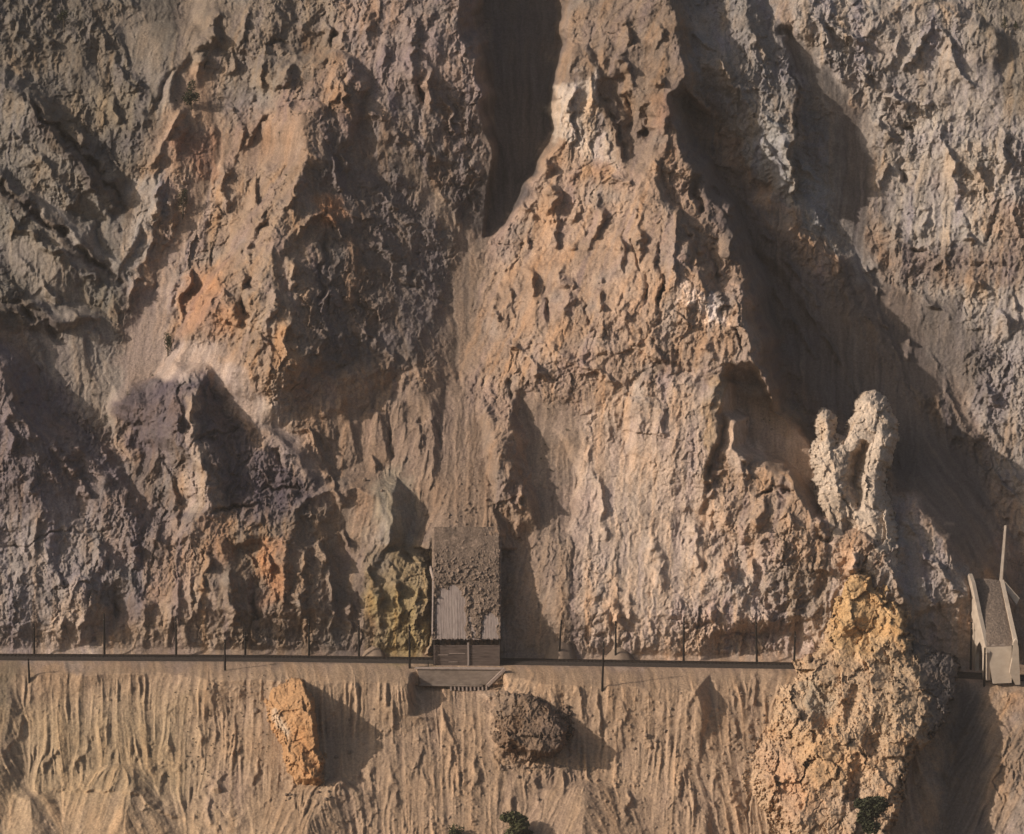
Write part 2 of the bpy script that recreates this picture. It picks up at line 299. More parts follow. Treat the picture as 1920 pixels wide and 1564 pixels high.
# small ribs (+) and clefts (-) laid over the large shapes: points (u, v, metres), width px left, right
ADD = [
 ([(40,180,-5),(80,225,-7),(145,282,-7),(212,348,-7),(244,400,-4)],9,11), ([(-20,325,-5),(60,395,-5),(150,468,-6),(228,532,-4)],8,9), ([(0,560,-4),(60,590,-5),(120,640,-4)],12,14),
 # upper left
 ([(425,10,3),(398,60,4),(383,115,4),(372,150,2)],34,12), ([(210,60,2),(260,150,2),(300,215,1)],22,8), ([(160,20,2),(215,110,3),(265,180,2)],22,8),
 ([(60,430,2),(140,500,3),(222,562,1)],18,6), ([(40,480,2),(110,560,3),(190,640,2)],24,8), ([(0,390,2),(70,450,3),(120,480,1)],18,6), ([(100,250,2),(170,330,3),(225,440,2)],20,7),
 ([(150,430,2),(190,470,2),(228,500,1)],12,5), ([(10,240,2),(70,300,3),(150,390,2),(215,470,1)],26,8), ([(90,60,2),(130,140,2)],24,12), ([(30,30,3),(60,90,3)],24,12),
 ([(140,240,3),(150,270,2)],16,8), ([(205,180,3),(225,230,3),(240,250,2)],26,10),
 ([(330,120,-2),(290,210,-2)],10,10), ([(345,200,2),(310,260,3),(285,310,3)],10,12), ([(300,330,3),(300,380,3),(285,430,3),(275,480,3)],20,7), ([(262,490,3),(250,540,3),(243,575,2)],14,6),
 # upper middle
 ([(560,60,3),(550,110,3),(520,200,2)],22,9), ([(500,90,3),(490,150,3),(462,230,2)],24,9), ([(440,200,3),(450,260,4),(443,290,3)],14,7), ([(470,20,3),(450,80,3),(430,130,3)],22,10),
 ([(505,70,-3),(560,78,-3)],12,8), ([(600,20,3),(618,70,3)],14,7), ([(630,60,-4),(622,105,-4),(612,130,-2)],9,9), ([(700,20,2),(690,90,2)],26,12), ([(770,10,3),(775,80,3),(760,130,2)],30,12),
 ([(735,60,2),(720,120,2)],20,9), ([(800,120,3),(805,190,3),(812,240,2)],14,8), ([(785,150,-2.5),(788,220,-2.5)],4,4), ([(840,150,2),(845,230,2),(855,290,2)],10,5), ([(640,20,2),(650,90,2)],16,10),
 ([(770,20,-2),(760,60,-2)],5,5), ([(690,200,3),(740,250,2),(800,290,1)],14,10),
 # spur D
 ([(665,115,2),(650,160,2),(610,200,2)],30,8), ([(545,150,2),(500,210,3),(455,280,2)],26,8), ([(640,160,3),(648,210,3)],10,5),
 ([(430,310,4),(424,350,5),(430,390,3)],16,6), ([(480,340,3),(478,380,3)],12,6), ([(520,345,4),(500,400,4),(470,455,3),(440,480,1)],20,7), ([(598,400,5),(565,430,4),(540,470,2)],22,8),
 ([(610,400,4),(630,420,5),(640,450,4)],10,5), ([(470,470,3),(455,520,4),(465,570,3)],16,7), ([(400,500,4),(420,550,4),(448,600,3)],16,7), ([(370,480,3),(350,540,4),(340,590,3)],18,7),
 ([(520,500,3),(510,560,4),(500,610,3)],16,7), ([(555,480,3),(560,540,3),(548,590,3)],12,5), ([(540,590,3),(535,640,4),(525,690,3)],14,5), ([(490,620,3),(500,670,3),(515,720,2)],12,6),
 ([(470,510,-4),(475,545,-4)],8,12), ([(445,560,-3),(470,600,-3)],8,8), ([(345,575,-3),(365,590,-2)],8,8), ([(460,460,-2.5),(462,480,-2.5)],8,8), ([(560,330,3),(545,380,3),(530,400,1)],12,6),
 ([(625,300,3),(640,350,3)],16,10), ([(690,340,2),(740,400,2),(790,440,1)],12,14), ([(700,440,2),(760,500,2),(800,530,1)],12,12), ([(620,520,2),(610,580,2)],10,7), ([(640,250,2),(650,300,2),(640,340,1)],14,8),
 ([(600,640,3),(590,700,3)],12,10), ([(680,620,2),(740,680,2)],12,12), ([(610,460,-3),(605,560,-3)],8,10), ([(760,530,-3),(830,575,-2)],4,10), ([(820,340,1.5),(850,390,1.5),(860,430,1)],6,6),
 # left and middle lower cliffs
 ([(100,830,3),(145,900,4),(205,980,3)],24,9), ([(60,900,3),(70,960,3),(60,1030,2)],22,10), ([(150,780,2),(200,860,2)],12,6), ([(0,1025,-2.5),(50,1018,-2.5),(110,1000,-2),(210,985,-1.5)],3,4),
 ([(20,760,3),(20,830,3),(30,900,2)],24,12), ([(240,990,3),(260,1060,3)],18,8), ([(165,1000,3),(190,1060,3)],20,9), ([(100,1060,2),(120,1110,2)],20,10),
 ([(330,740,3),(325,800,3),(340,850,2)],14,8), ([(355,740,3),(360,800,3),(358,860,3)],10,5), ([(380,860,3),(388,900,4),(395,950,3)],12,6), ([(300,860,2),(330,920,3),(335,990,2)],18,8),
 ([(435,860,3),(440,900,3),(432,940,2)],10,6), ([(370,822,-1.5),(430,820,-2.5),(445,815,-2)],3,5), ([(395,955,-3),(480,950,-4)],5,8), ([(490,925,-3),(565,912,-3)],4,8), ([(520,850,-3),(530,880,-3)],12,10),
 ([(560,780,2),(600,860,2),(640,950,2)],8,8), ([(590,990,2),(600,1040,3),(625,1120,2)],14,7), ([(540,1010,3),(530,1080,4),(535,1150,3)],14,6), ([(505,1030,3),(512,1090,3),(515,1150,2)],9,5),
 ([(570,1040,3),(570,1100,3),(560,1160,3)],12,6), ([(610,1080,3),(630,1150,3),(625,1210,2)],12,7), ([(400,1010,3),(385,1080,3),(375,1140,3)],16,7), ([(430,1080,3),(445,1150,3),(440,1200,3)],14,6),
 ([(350,1090,3),(360,1140,3),(350,1200,2)],14,8), ([(465,1000,2),(470,1060,2)],12,7), ([(560,1130,3),(575,1180,3)],12,6), ([(330,1140,-3),(320,1190,-3)],9,9), ([(650,1120,3),(660,1180,3)],12,8),
 ([(700,1060,3),(710,1130,3),(705,1190,2)],12,6), ([(735,1050,3),(745,1110,3),(740,1180,3)],14,5), ([(775,1100,3),(785,1160,3),(790,1210,2)],12,5), ([(760,1040,-4),(775,1060,-4)],8,12),
 ([(640,980,3),(655,1030,2)],10,6), ([(480,1120,-3),(490,1200,-3)],10,10), ([(215,1110,-2),(215,1180,-2)],8,8), ([(130,1110,3),(120,1160,3),(115,1210,2)],14,8), ([(160,1150,2),(150,1200,2)],14,6),
 # mud slope
 ([(846,850,1.4),(843,930,1.4),(846,1000,1.2)],4,4), ([(836,900,1.2),(828,960,1.2)],4,4), ([(820,780,1.5),(815,860,1.5),(800,940,1)],10,5), ([(870,700,1.4),(900,800,1.2),(890,900,1)],6,6), ([(692,860,1.5),(700,880,1.5)],16,6),
 ([(785,780,1.5),(790,860,1)],14,7), ([(735,780,-1.5),(730,860,-1.5)],5,5), ([(848,1002,-3),(850,1028,-3)],6,14), ([(864,1000,1.2),(862,1025,1)],6,4),
 ([(925,700,3),(915,760,3),(910,830,3),(900,870,2)],12,6), ([(960,720,-3),(950,740,-3)],6,10), ([(930,880,2),(965,960,2)],8,6), ([(905,860,1.5),(925,930,1.5),(940,990,1)],6,5), ([(985,900,3),(975,950,2)],10,6),
 # central spur G
 ([(1052,150,2),(1045,210,2),(1050,260,2)],10,5), ([(1078,160,3),(1072,230,3),(1068,280,2)],11,4), ([(1103,130,2),(1106,220,2)],11,4), ([(1125,250,2),(1140,300,2),(1165,330,1)],8,4), ([(1130,170,-4),(1150,250,-4),(1180,300,-3)],8,14),
 ([(1180,40,4),(1175,110,4),(1188,180,3)],24,9), ([(1235,50,4),(1238,120,4),(1225,180,3)],20,8), ([(1215,200,-5),(1210,260,-4)],10,18), ([(1180,190,-4),(1185,240,-4)],10,12), ([(1140,80,3),(1140,130,2)],18,9),
 ([(1250,200,4),(1245,270,3)],12,6), ([(1212,175,3),(1215,195,3)],8,6), ([(1230,300,3),(1245,350,3)],12,6), ([(1120,330,2),(1180,345,2)],10,10), ([(1035,280,3),(1030,320,4),(1040,360,3)],12,6),
 ([(985,385,3),(1000,420,3),(985,470,2)],14,7), ([(1050,330,3),(1040,400,4),(1045,460,3)],18,7), ([(1085,370,2),(1075,415,3)],14,7), ([(1120,360,3),(1115,420,3),(1100,470,2)],16,7), ([(1090,440,4),(1085,460,3)],22,8),
 ([(1150,400,3),(1165,460,3),(1165,510,2)],18,8), ([(1195,380,3),(1205,440,3),(1200,500,2)],14,7), ([(1190,450,-3),(1205,530,-3),(1215,580,-2)],6,6), ([(1237,430,-5),(1238,590,-5)],5,7), ([(1060,500,3),(1070,560,3),(1060,620,2)],18,7),
 ([(960,480,3),(950,540,3),(960,600,2)],16,8), ([(1000,500,3),(1010,560,3)],14,7), ([(1120,520,3),(1130,580,3),(1120,630,2)],16,7), ([(1165,540,3),(1175,600,3)],14,7), ([(1090,560,-2),(1110,630,-2)],5,5), ([(930,560,3),(935,620,2)],10,6),
 ([(1025,540,-2.5),(1035,600,-2)],5,6), ([(1270,400,3),(1262,460,3),(1262,520,3)],14,6), ([(1300,450,3),(1312,510,3)],10,5), ([(1322,430,-5),(1338,500,-6),(1352,530,-4)],7,22), ([(1300,350,-4),(1315,400,-5)],7,14),
 ([(1360,350,4),(1372,420,4),(1365,480,3)],18,7), ([(1345,540,2),(1362,590,2)],14,4), ([(1375,610,-3),(1390,650,-3),(1398,690,-3)],3,4), ([(1375,560,2),(1395,620,2)],10,5), ([(1415,560,2),(1420,620,2)],7,4),
 ([(1430,660,2),(1436,720,3)],8,4), ([(1330,640,2),(1345,690,2)],18,7), ([(1010,640,2),(1100,690,2),(1180,740,1)],8,14), ([(1180,640,2),(1250,680,2)],12,12), ([(960,640,2),(1000,690,2),(1060,740,2)],8,12), ([(1290,560,2),(1285,600,2)],12,7),
 ([(1090,700,1.5),(1150,720,1.5)],8,8),
 # face H
 ([(1455,918,-6),(1432,930,-5)],8,12), ([(1490,925,-4),(1460,930,-4)],6,9), ([(1395,1108,-3),(1378,1122,-3)],6,6), ([(1470,1085,-4),(1440,1130,-4),(1470,1165,-4)],18,18), ([(1540,1080,-3),(1510,1150,-3)],14,14),
 ([(1530,1012,-4),(1555,1008,-4)],6,8), ([(1350,870,3),(1335,910,3),(1310,960,2)],14,6), ([(1395,850,3),(1410,900,3)],10,5), ([(1440,940,3),(1420,990,3)],20,8), ([(1480,960,3),(1490,1020,3)],20,8), ([(1530,950,3),(1540,990,3)],16,6),
 ([(1345,705,3),(1330,760,3)],14,5), ([(1240,760,1.5),(1245,840,1.5)],26,12), ([(1180,1120,2.5),(1185,1200,2.5)],10,6), ([(1150,1080,2),(1160,1200,2)],10,6), ([(1120,900,1.5),(1130,1010,1.5)],14,8), ([(1100,830,1),(1110,900,1)],12,8),
 ([(1230,1000,1.5),(1240,1100,1.5)],26,14), ([(1300,980,2),(1310,1060,1.5)],26,12), ([(1350,1040,2),(1360,1100,2)],22,12), ([(1400,1010,2.5),(1410,1070,2.5)],20,10), ([(1380,1180,-2),(1460,1195,-2)],5,9), ([(1060,1190,-2),(1140,1195,-2)],4,7),
 ([(1330,1140,2),(1340,1200,2)],20,10), ([(1510,1060,2.5),(1570,1080,2.5)],8,14), ([(1240,800,-1.2),(1242,830,-1.2)],3,3), ([(1600,1030,3),(1590,1070,3)],14,7), ([(1625,1050,-5),(1600,1075,-5)],9,12), ([(1660,1060,3),(1690,1130,3),(1720,1190,2)],12,8),
 # long gully
 ([(1300,300,3),(1360,380,3),(1420,470,2)],10,8), ([(1380,360,3),(1460,470,3),(1530,570,2)],8,8), ([(1430,520,3),(1480,600,3),(1530,680,2)],8,10), ([(1500,560,2),(1560,660,2),(1610,740,1)],6,8), ([(1620,500,2.5),(1650,590,3),(1690,680,2)],6,5),
 ([(1290,420,4),(1320,480,4)],10,8), ([(1420,200,3),(1480,280,3),(1540,350,2)],14,8), ([(1360,120,3),(1400,180,3)],14,8), ([(1420,250,3),(1460,310,3),(1500,370,2)],12,7), ([(1300,60,3),(1340,100,3),(1370,150,2)],10,6), ([(1400,60,3),(1450,120,3)],16,9),
 ([(1560,450,3),(1580,520,3)],16,9), ([(1530,400,3),(1560,440,2)],14,9), ([(1700,640,2.5),(1705,670,2)],10,6), ([(1740,650,1),(1790,760,1),(1840,860,1)],5,5),
 # right grey cliffs
 ([(1560,40,3),(1620,80,3),(1630,140,3)],18,8), ([(1600,120,3),(1640,180,3)],14,7), ([(1530,20,3),(1560,90,3)],14,8), ([(1690,40,3),(1680,100,3)],20,10), ([(1745,30,3),(1725,90,4),(1700,140,3)],14,6), ([(1760,60,3),(1790,110,3),(1830,160,3)],20,8),
 ([(1670,180,4),(1700,210,4),(1740,200,3)],16,12), ([(1650,230,3),(1665,260,3)],12,6), ([(1700,245,-5),(1735,250,-4)],12,12), ([(1690,300,-4),(1700,350,-4)],9,12), ([(1770,250,4),(1800,320,4),(1790,390,3)],26,10), ([(1830,290,3),(1850,350,3)],18,8),
 ([(1880,250,3),(1890,310,3)],16,8), ([(1730,380,3),(1740,440,3)],22,9), ([(1860,410,-4),(1850,450,-4)],8,10), ([(1810,410,4),(1820,460,4)],16,7), ([(1900,380,4),(1905,440,3)],14,8), ([(1660,300,3),(1655,350,3)],10,6), ([(1680,430,3),(1672,480,3)],12,7),
 ([(1720,470,-2),(1800,490,-2),(1900,500,-2)],6,10), ([(1730,550,2),(1780,600,2)],10,10), ([(1830,520,3),(1870,560,3),(1880,620,3)],18,9), ([(1900,560,3),(1910,610,3)],14,7), ([(1850,700,3),(1870,760,3)],14,7), ([(1890,680,2),(1910,740,2)],12,7),
 ([(1860,800,2),(1890,860,2),(1930,920,2)],12,6), ([(1870,880,2),(1910,950,2)],10,5), ([(1700,970,3),(1740,1040,3),(1790,1100,2)],14,8), ([(1730,1080,3),(1760,1140,3)],18,8), ([(1770,1060,2),(1800,1120,2)],14,7), ([(1740,1160,3),(1780,1200,3)],14,8),
 # bank below the line
 ([(60,1490,1.6),(130,1472,2),(240,1492,2),(330,1532,2),(440,1548,1.5)],5,60), ([(60,1290,1),(30,1380,2),(0,1440,2)],20,8), ([(110,1390,1.5),(60,1480,2)],16,6), ([(165,1380,1.5),(130,1460,2)],16,6), ([(215,1400,1.5),(190,1480,2)],14,6),
 ([(262,1390,1.5),(248,1480,2)],14,6), ([(320,1380,1.5),(300,1480,2)],16,6), ([(365,1300,1),(370,1450,1.5)],14,7), ([(400,1265,1),(405,1400,1.5)],12,7), ([(450,1290,1),(445,1420,1.5)],16,7), ([(478,1400,2),(480,1500,2)],14,5),
 ([(420,1455,3),(415,1480,4),(405,1490,3)],26,10), ([(395,1480,2),(400,1560,2)],14,8), ([(640,1420,2),(650,1500,2)],14,7), ([(690,1400,1.5),(700,1530,2)],16,7), ([(735,1410,1.5),(745,1530,2)],16,6), ([(790,1380,1.5),(800,1500,2)],16,6),
 ([(840,1360,1.5),(855,1480,2)],14,6), ([(885,1400,1.5),(905,1520,2)],14,6), ([(670,1270,1.5),(665,1320,1)],10,5), ([(785,1275,1),(780,1350,1)],22,8), ([(830,1300,1.5),(835,1360,1)],16,7), ([(880,1310,1.5),(890,1380,1)],14,7),
 ([(1085,1265,2),(1095,1360,1.5)],12,6), ([(1120,1265,2),(1130,1380,1.5)],12,6), ([(1160,1300,1.5),(1175,1400,1.5)],14,7), ([(1215,1260,2),(1205,1330,2)],14,6), ([(1250,1265,1.5),(1240,1350,1.5)],12,6), ([(1300,1270,2),(1290,1350,2)],16,7),
 ([(1345,1265,2),(1350,1320,2)],12,5), ([(1375,1265,2),(1370,1340,2),(1385,1380,2)],14,6), ([(1420,1262,3),(1408,1330,3),(1412,1376,2)],12,8), ([(1400,1530,-2),(1402,1490,-2)],3,4), ([(1290,1420,1.5),(1280,1520,2)],14,7), ([(1180,1440,1.5),(1175,1540,2)],14,7),
 ([(1000,1440,2),(1010,1520,2)],14,7), ([(960,1460,2),(950,1540,2)],14,7), ([(1060,1430,1.5),(1055,1500,1.5)],12,6), ([(560,1490,1.5),(540,1564,2)],20,10), ([(1340,1420,1.5),(1345,1500,1.5)],12,6), ([(1040,1260,-2),(1060,1330,-1.5)],22,10),
]
# ground behind the shed is banked up to its roof
# colour patches: polygon, linear colour, strength, edge px, wobble
TAN = (.300,.205,.140); OCH = (.36,.21,.105); ORG = (.40,.185,.075); SHADE_SEAM = (.085,.068,.058); GREY = (.225,.195,.175); PGREY = (.172,.140,.142)  # the darkest seam tone is mostly cleft shadow put into the colour
PURP = (.122,.096,.101); DSC = (.100,.083,.077); PALE = (.42,.35,.29); GREEN = (.138,.120,.099); BROWN = (.185,.135,.098)
SAND = (.335,.228,.140); YEL = (.29,.215,.085); MUD = (.245,.172,.122); BLUE = (.205,.205,.205); RUST = (.26,.125,.07)
SCR = (.160,.128,.108)
CPATCH = [
 ([(-400,-400),(360,-400),(350,100),(250,380),(230,600),(-400,620)], GREEN, 1, 40),
 ([(-400,300),(0,330),(230,520),(220,700),(0,560),(-400,520)], (.150,.138,.118), .8, 30),
 ([(-50,170),(60,200),(220,370),(230,520),(60,380),(-50,330)], (.190,.170,.145), .7, 30),
 ([(60,350),(130,400),(226,495),(226,535),(140,490),(60,420)], (.225,.200,.175), .9, 8),
 ([(0,425),(70,455),(200,600),(205,700),(120,620),(0,490)], (.215,.185,.155), .9, 10),
 ([(195,20),(300,200),(335,190),(270,10)], (.215,.180,.145), .8, 14),
 ([(30,180),(60,190),(145,270),(215,340),(245,400),(225,415),(190,370),(120,300),(60,240)], SHADE_SEAM, .75, 5),  # this and the next two: shadow of the diagonal clefts painted into the rock
 ([(-30,315),(60,385),(150,455),(232,525),(225,540),(140,480),(60,410),(-30,345)], SHADE_SEAM, .75, 4),
 ([(-30,540),(40,560),(110,600),(135,645),(60,620),(-30,600)], SHADE_SEAM, .7, 8),
 ([(100,180),(150,180),(150,260),(100,270)], (.23,.17,.10), .6, 20),
 ([(180,170),(240,170),(250,240),(190,240)], (.25,.20,.13), .6, 25),
 ([(330,-400),(640,-400),(640,120),(560,210),(420,260),(400,120),(340,120)], (.200,.158,.120), 1, 30),
 ([(430,150),(520,130),(540,200),(440,250)], (.190,.165,.140), .8, 30),
 ([(500,60),(600,60),(600,100),(520,95)], (.15,.105,.075), .7, 10),
 ([(640,-400),(900,-400),(910,320),(860,330),(720,190),(640,110)], (.228,.175,.153), 1, 25),
 ([(700,170),(870,210),(910,310),(860,350),(740,260)], (.20,.165,.148), .8, 25),
 ([(420,250),(560,150),(640,110),(670,180),(600,230),(500,300),(430,330)], (.265,.180,.125), 1, 25),
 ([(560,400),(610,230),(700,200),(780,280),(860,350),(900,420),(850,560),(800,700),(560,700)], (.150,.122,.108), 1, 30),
 ([(700,270),(760,290),(860,400),(880,470),(850,460),(780,350)], (.25,.19,.14), .9, 12),
 ([(640,170),(690,200),(690,280),(640,250)], (.21,.125,.085), .7, 20),
 ([(380,330),(460,300),(560,310),(600,370),(580,560),(570,650),(530,760),(450,650),(320,620),(340,540)], (.270,.190,.130), 1, 22),
 ([(480,480),(570,470),(570,640),(520,700),(480,600)], (.30,.225,.165), .8, 20),
 ([(330,500),(420,500),(440,620),(340,620)], ORG, .55, 30),
 ([(590,370),(640,370),(640,430),(600,430)], ORG, .7, 15),
 ([(650,450),(675,450),(670,560),(645,560)], OCH, .6, 15),
 ([(500,620),(550,620),(540,720),(500,700)], OCH, .6, 15),
 ([(200,720),(240,600),(380,400),(430,320),(330,560),(320,650),(400,640),(480,720),(600,900),(700,980),(600,960),(400,690),(280,720),(220,780)], (.285,.215,.175), .95, 14),
 ([(300,660),(400,640),(470,720),(560,830),(470,790),(390,690),(290,715)], (.36,.28,.235), .8, 14),
 ([(480,750),(540,740),(560,790),(500,800)], PALE, .6, 15),
 ([(330,240),(395,250),(410,330),(340,310)], RUST, .9, 20),
 ([(240,330),(310,320),(300,400),(270,480),(245,560),(230,500),(240,400)], (.25,.225,.205), .95, 10),
 ([(100,740),(40,640),(60,620),(200,620),(230,700),(215,830)], (.26,.225,.19), .8, 20),
 ([(-400,600),(40,640),(210,840),(300,960),(270,1180),(-400,1200)], PGREY, 1, 18),
 ([(-400,960),(180,960),(250,1080),(160,1240),(-400,1240)], (.25,.215,.195), .8, 50),
 ([(150,900),(330,900),(400,1000),(330,1080),(200,1050)], (.175,.140,.130), .7, 40),
 ([(215,760),(290,710),(390,700),(470,830),(590,900),(590,980),(290,980)], PURP, 1, 12),
 ([(330,820),(400,820),(420,980),(300,980),(240,900)], (.200,.160,.140), .8, 25),
 ([(350,735),(372,730),(385,860),(410,960),(340,960),(352,860)], (.33,.25,.19), .9, 8),
 ([(370,960),(460,960),(450,1240),(380,1240)], (.225,.165,.115), .9, 25),
 ([(400,1000),(640,930),(700,1000),(700,1240),(400,1240)], (.195,.145,.105), .9, 25),
 ([(385,980),(430,980),(430,1060),(390,1050)], ORG, .4, 20),
 ([(480,1040),(530,1000),(540,1130),(500,1120)], ORG, .6, 20),
 ([(90,1140),(150,1080),(190,1140),(190,1240),(70,1240)], (.34,.26,.20), .95, 12),
 ([(220,1180),(330,1110),(440,1100),(440,1240),(200,1240)], (.29,.215,.155), .8, 25),
 ([(560,800),(680,740),(760,700),(850,680),(930,760),(950,1010),(700,1010),(620,900)], MUD, 1, 22),
 ([(660,790),(710,780),(715,870),(660,850)], (.28,.185,.12), .7, 20),
 ([(700,900),(750,880),(780,980),(770,1040),(700,1030)], (.28,.245,.18), .8, 20),
 ([(780,1000),(940,990),(945,1060),(800,1060)], (.15,.115,.092), .9, 20),
 ([(690,1030),(820,1030),(812,1240),(690,1240)], (.235,.175,.095), 1, 15),
 ([(700,1110),(790,1100),(800,1240),(720,1240)], YEL, .75, 20),
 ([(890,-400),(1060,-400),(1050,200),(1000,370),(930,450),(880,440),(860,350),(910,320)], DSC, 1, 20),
 ([(840,440),(930,430),(900,560),(880,700),(830,690),(820,560)], (.21,.155,.115), 1, 25),
 ([(1045,-400),(1290,-400),(1290,260),(1200,330),(1040,200),(1060,80)], (.205,.150,.110), 1, 25),
 ([(1040,150),(1090,150),(1115,120),(1130,290),(1080,300),(1035,250)], PALE, 1, 6),
 ([(1125,240),(1180,330),(1150,330),(1110,290)], PALE, .6, 10),
 ([(1030,260),(1200,330),(1240,600),(1200,780),(960,760),(905,640),(915,450),(985,380)], (.31,.215,.150), 1, 12),
 ([(1080,310),(1150,310),(1150,350),(1080,340)], OCH, .8, 15),
 ([(1220,180),(1265,180),(1265,290),(1230,280)], (.27,.15,.08), .7, 15),
 ([(1240,360),(1300,540),(1400,600),(1440,750),(1380,720),(1240,640)], (.29,.215,.165), 1, 12),
 ([(1275,540),(1300,538),(1300,572),(1275,572)], (.58,.48,.42), 1, 3),
 ([(1308,536),(1345,560),(1362,605),(1330,602),(1308,575)], (.56,.46,.40), 1, 3),
 ([(1010,780),(1330,690),(1360,720),(1440,870),(1560,1000),(1600,1030),(1660,1240),(1020,1240)], (.40,.298,.228), 1, 12),
 ([(960,720),(1100,780),(1080,900),(1090,1240),(1000,1240),(990,980),(1010,900)], (.235,.170,.122), .9, 18),
 ([(1120,900),(1300,880),(1330,1100),(1200,1160),(1100,1050)], (.43,.335,.26), .7, 60),
 ([(1330,860),(1500,890),(1560,1010),(1520,1090),(1330,980)], (.29,.20,.135), .8, 25),
 ([(1440,1060),(1560,1050),(1560,1180),(1450,1180)], (.215,.17,.13), .8, 25),
 ([(1320,700),(1360,700),(1345,900),(1325,900)], (.30,.205,.11), .7, 8),
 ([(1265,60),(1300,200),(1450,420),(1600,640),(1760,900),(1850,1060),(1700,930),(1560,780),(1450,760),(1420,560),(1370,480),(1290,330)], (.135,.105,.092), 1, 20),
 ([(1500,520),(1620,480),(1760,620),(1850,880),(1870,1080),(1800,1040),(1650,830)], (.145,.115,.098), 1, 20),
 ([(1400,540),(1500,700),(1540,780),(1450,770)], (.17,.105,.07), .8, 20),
 ([(1390,740),(1460,745),(1560,810),(1530,830),(1440,800)], (.24,.15,.08), .8, 15),
 ([(1290,-400),(1420,-400),(1460,60),(1600,250),(1630,400),(1640,540),(1550,460),(1400,280),(1290,140)], (.225,.205,.190), 1, 20),
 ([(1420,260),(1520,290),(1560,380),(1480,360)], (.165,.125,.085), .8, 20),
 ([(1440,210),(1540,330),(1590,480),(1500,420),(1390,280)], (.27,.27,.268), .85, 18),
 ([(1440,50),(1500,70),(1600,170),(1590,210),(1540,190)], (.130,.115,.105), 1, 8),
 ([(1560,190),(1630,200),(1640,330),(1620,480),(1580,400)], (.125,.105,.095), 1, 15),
 ([(1430,-400),(2400,-400),(2400,900),(1920,760),(1800,640),(1690,540),(1640,400),(1620,200),(1480,60)], (.285,.250,.222), 1, 20),
 ([(1640,190),(1800,180),(1900,330),(1900,460),(1700,450),(1640,300)], (.33,.29,.25), .8, 30),
 ([(1790,-100),(2400,-100),(2400,240),(1900,210),(1850,120)], (.175,.148,.112), .8, 30),
 ([(1640,460),(2000,470),(2000,540),(1700,530)], (.205,.148,.112), .8, 18),
 ([(1850,370),(2000,380),(2000,480),(1860,470)], (.27,.165,.095), .6, 25),
 ([(1660,420),(1700,200),(1670,200),(1630,300),(1650,430)], (.24,.18,.125), .5, 15),
 ([(1840,600),(2300,640),(2300,1100),(1920,1000),(1850,850),(1800,700)], (.27,.232,.205), 1, 18),
 ([(1690,530),(1780,560),(1860,640),(1850,760),(1760,700)], (.150,.128,.113), .9, 20),
 ([(1670,930),(1720,950),(1815,1080),(1815,1260),(1680,1260),(1640,1100)], (.27,.225,.195), 1, 14),
 ([(-400,1250),(2400,1250),(2400,2000),(-400,2000)], SAND, 1, 10),
 ([(-400,1250),(40,1250),(0,1400),(-40,1560),(-400,1600)], (.16,.13,.085), .8, 25),
 ([(40,1330),(350,1300),(400,1640),(-100,1640)], (.38,.275,.155), .8, 60),
 ([(-60,1500),(500,1500),(500,1800),(-60,1800)], (.40,.275,.165), .7, 30),
 ([(760,1262),(1480,1262),(1420,1640),(700,1640)], (.335,.225,.140), .7, 60),
 ([(1780,1270),(1850,1270),(1860,1640),(1750,1640)], (.115,.098,.088), .9, 25),
 ([(1900,1290),(2400,1290),(2400,1800),(1860,1640)], (.22,.175,.140), .9, 25),
 ([(1880,1300),(1960,1290),(1960,1350),(1890,1345)], (.30,.18,.10), .6, 20),
]
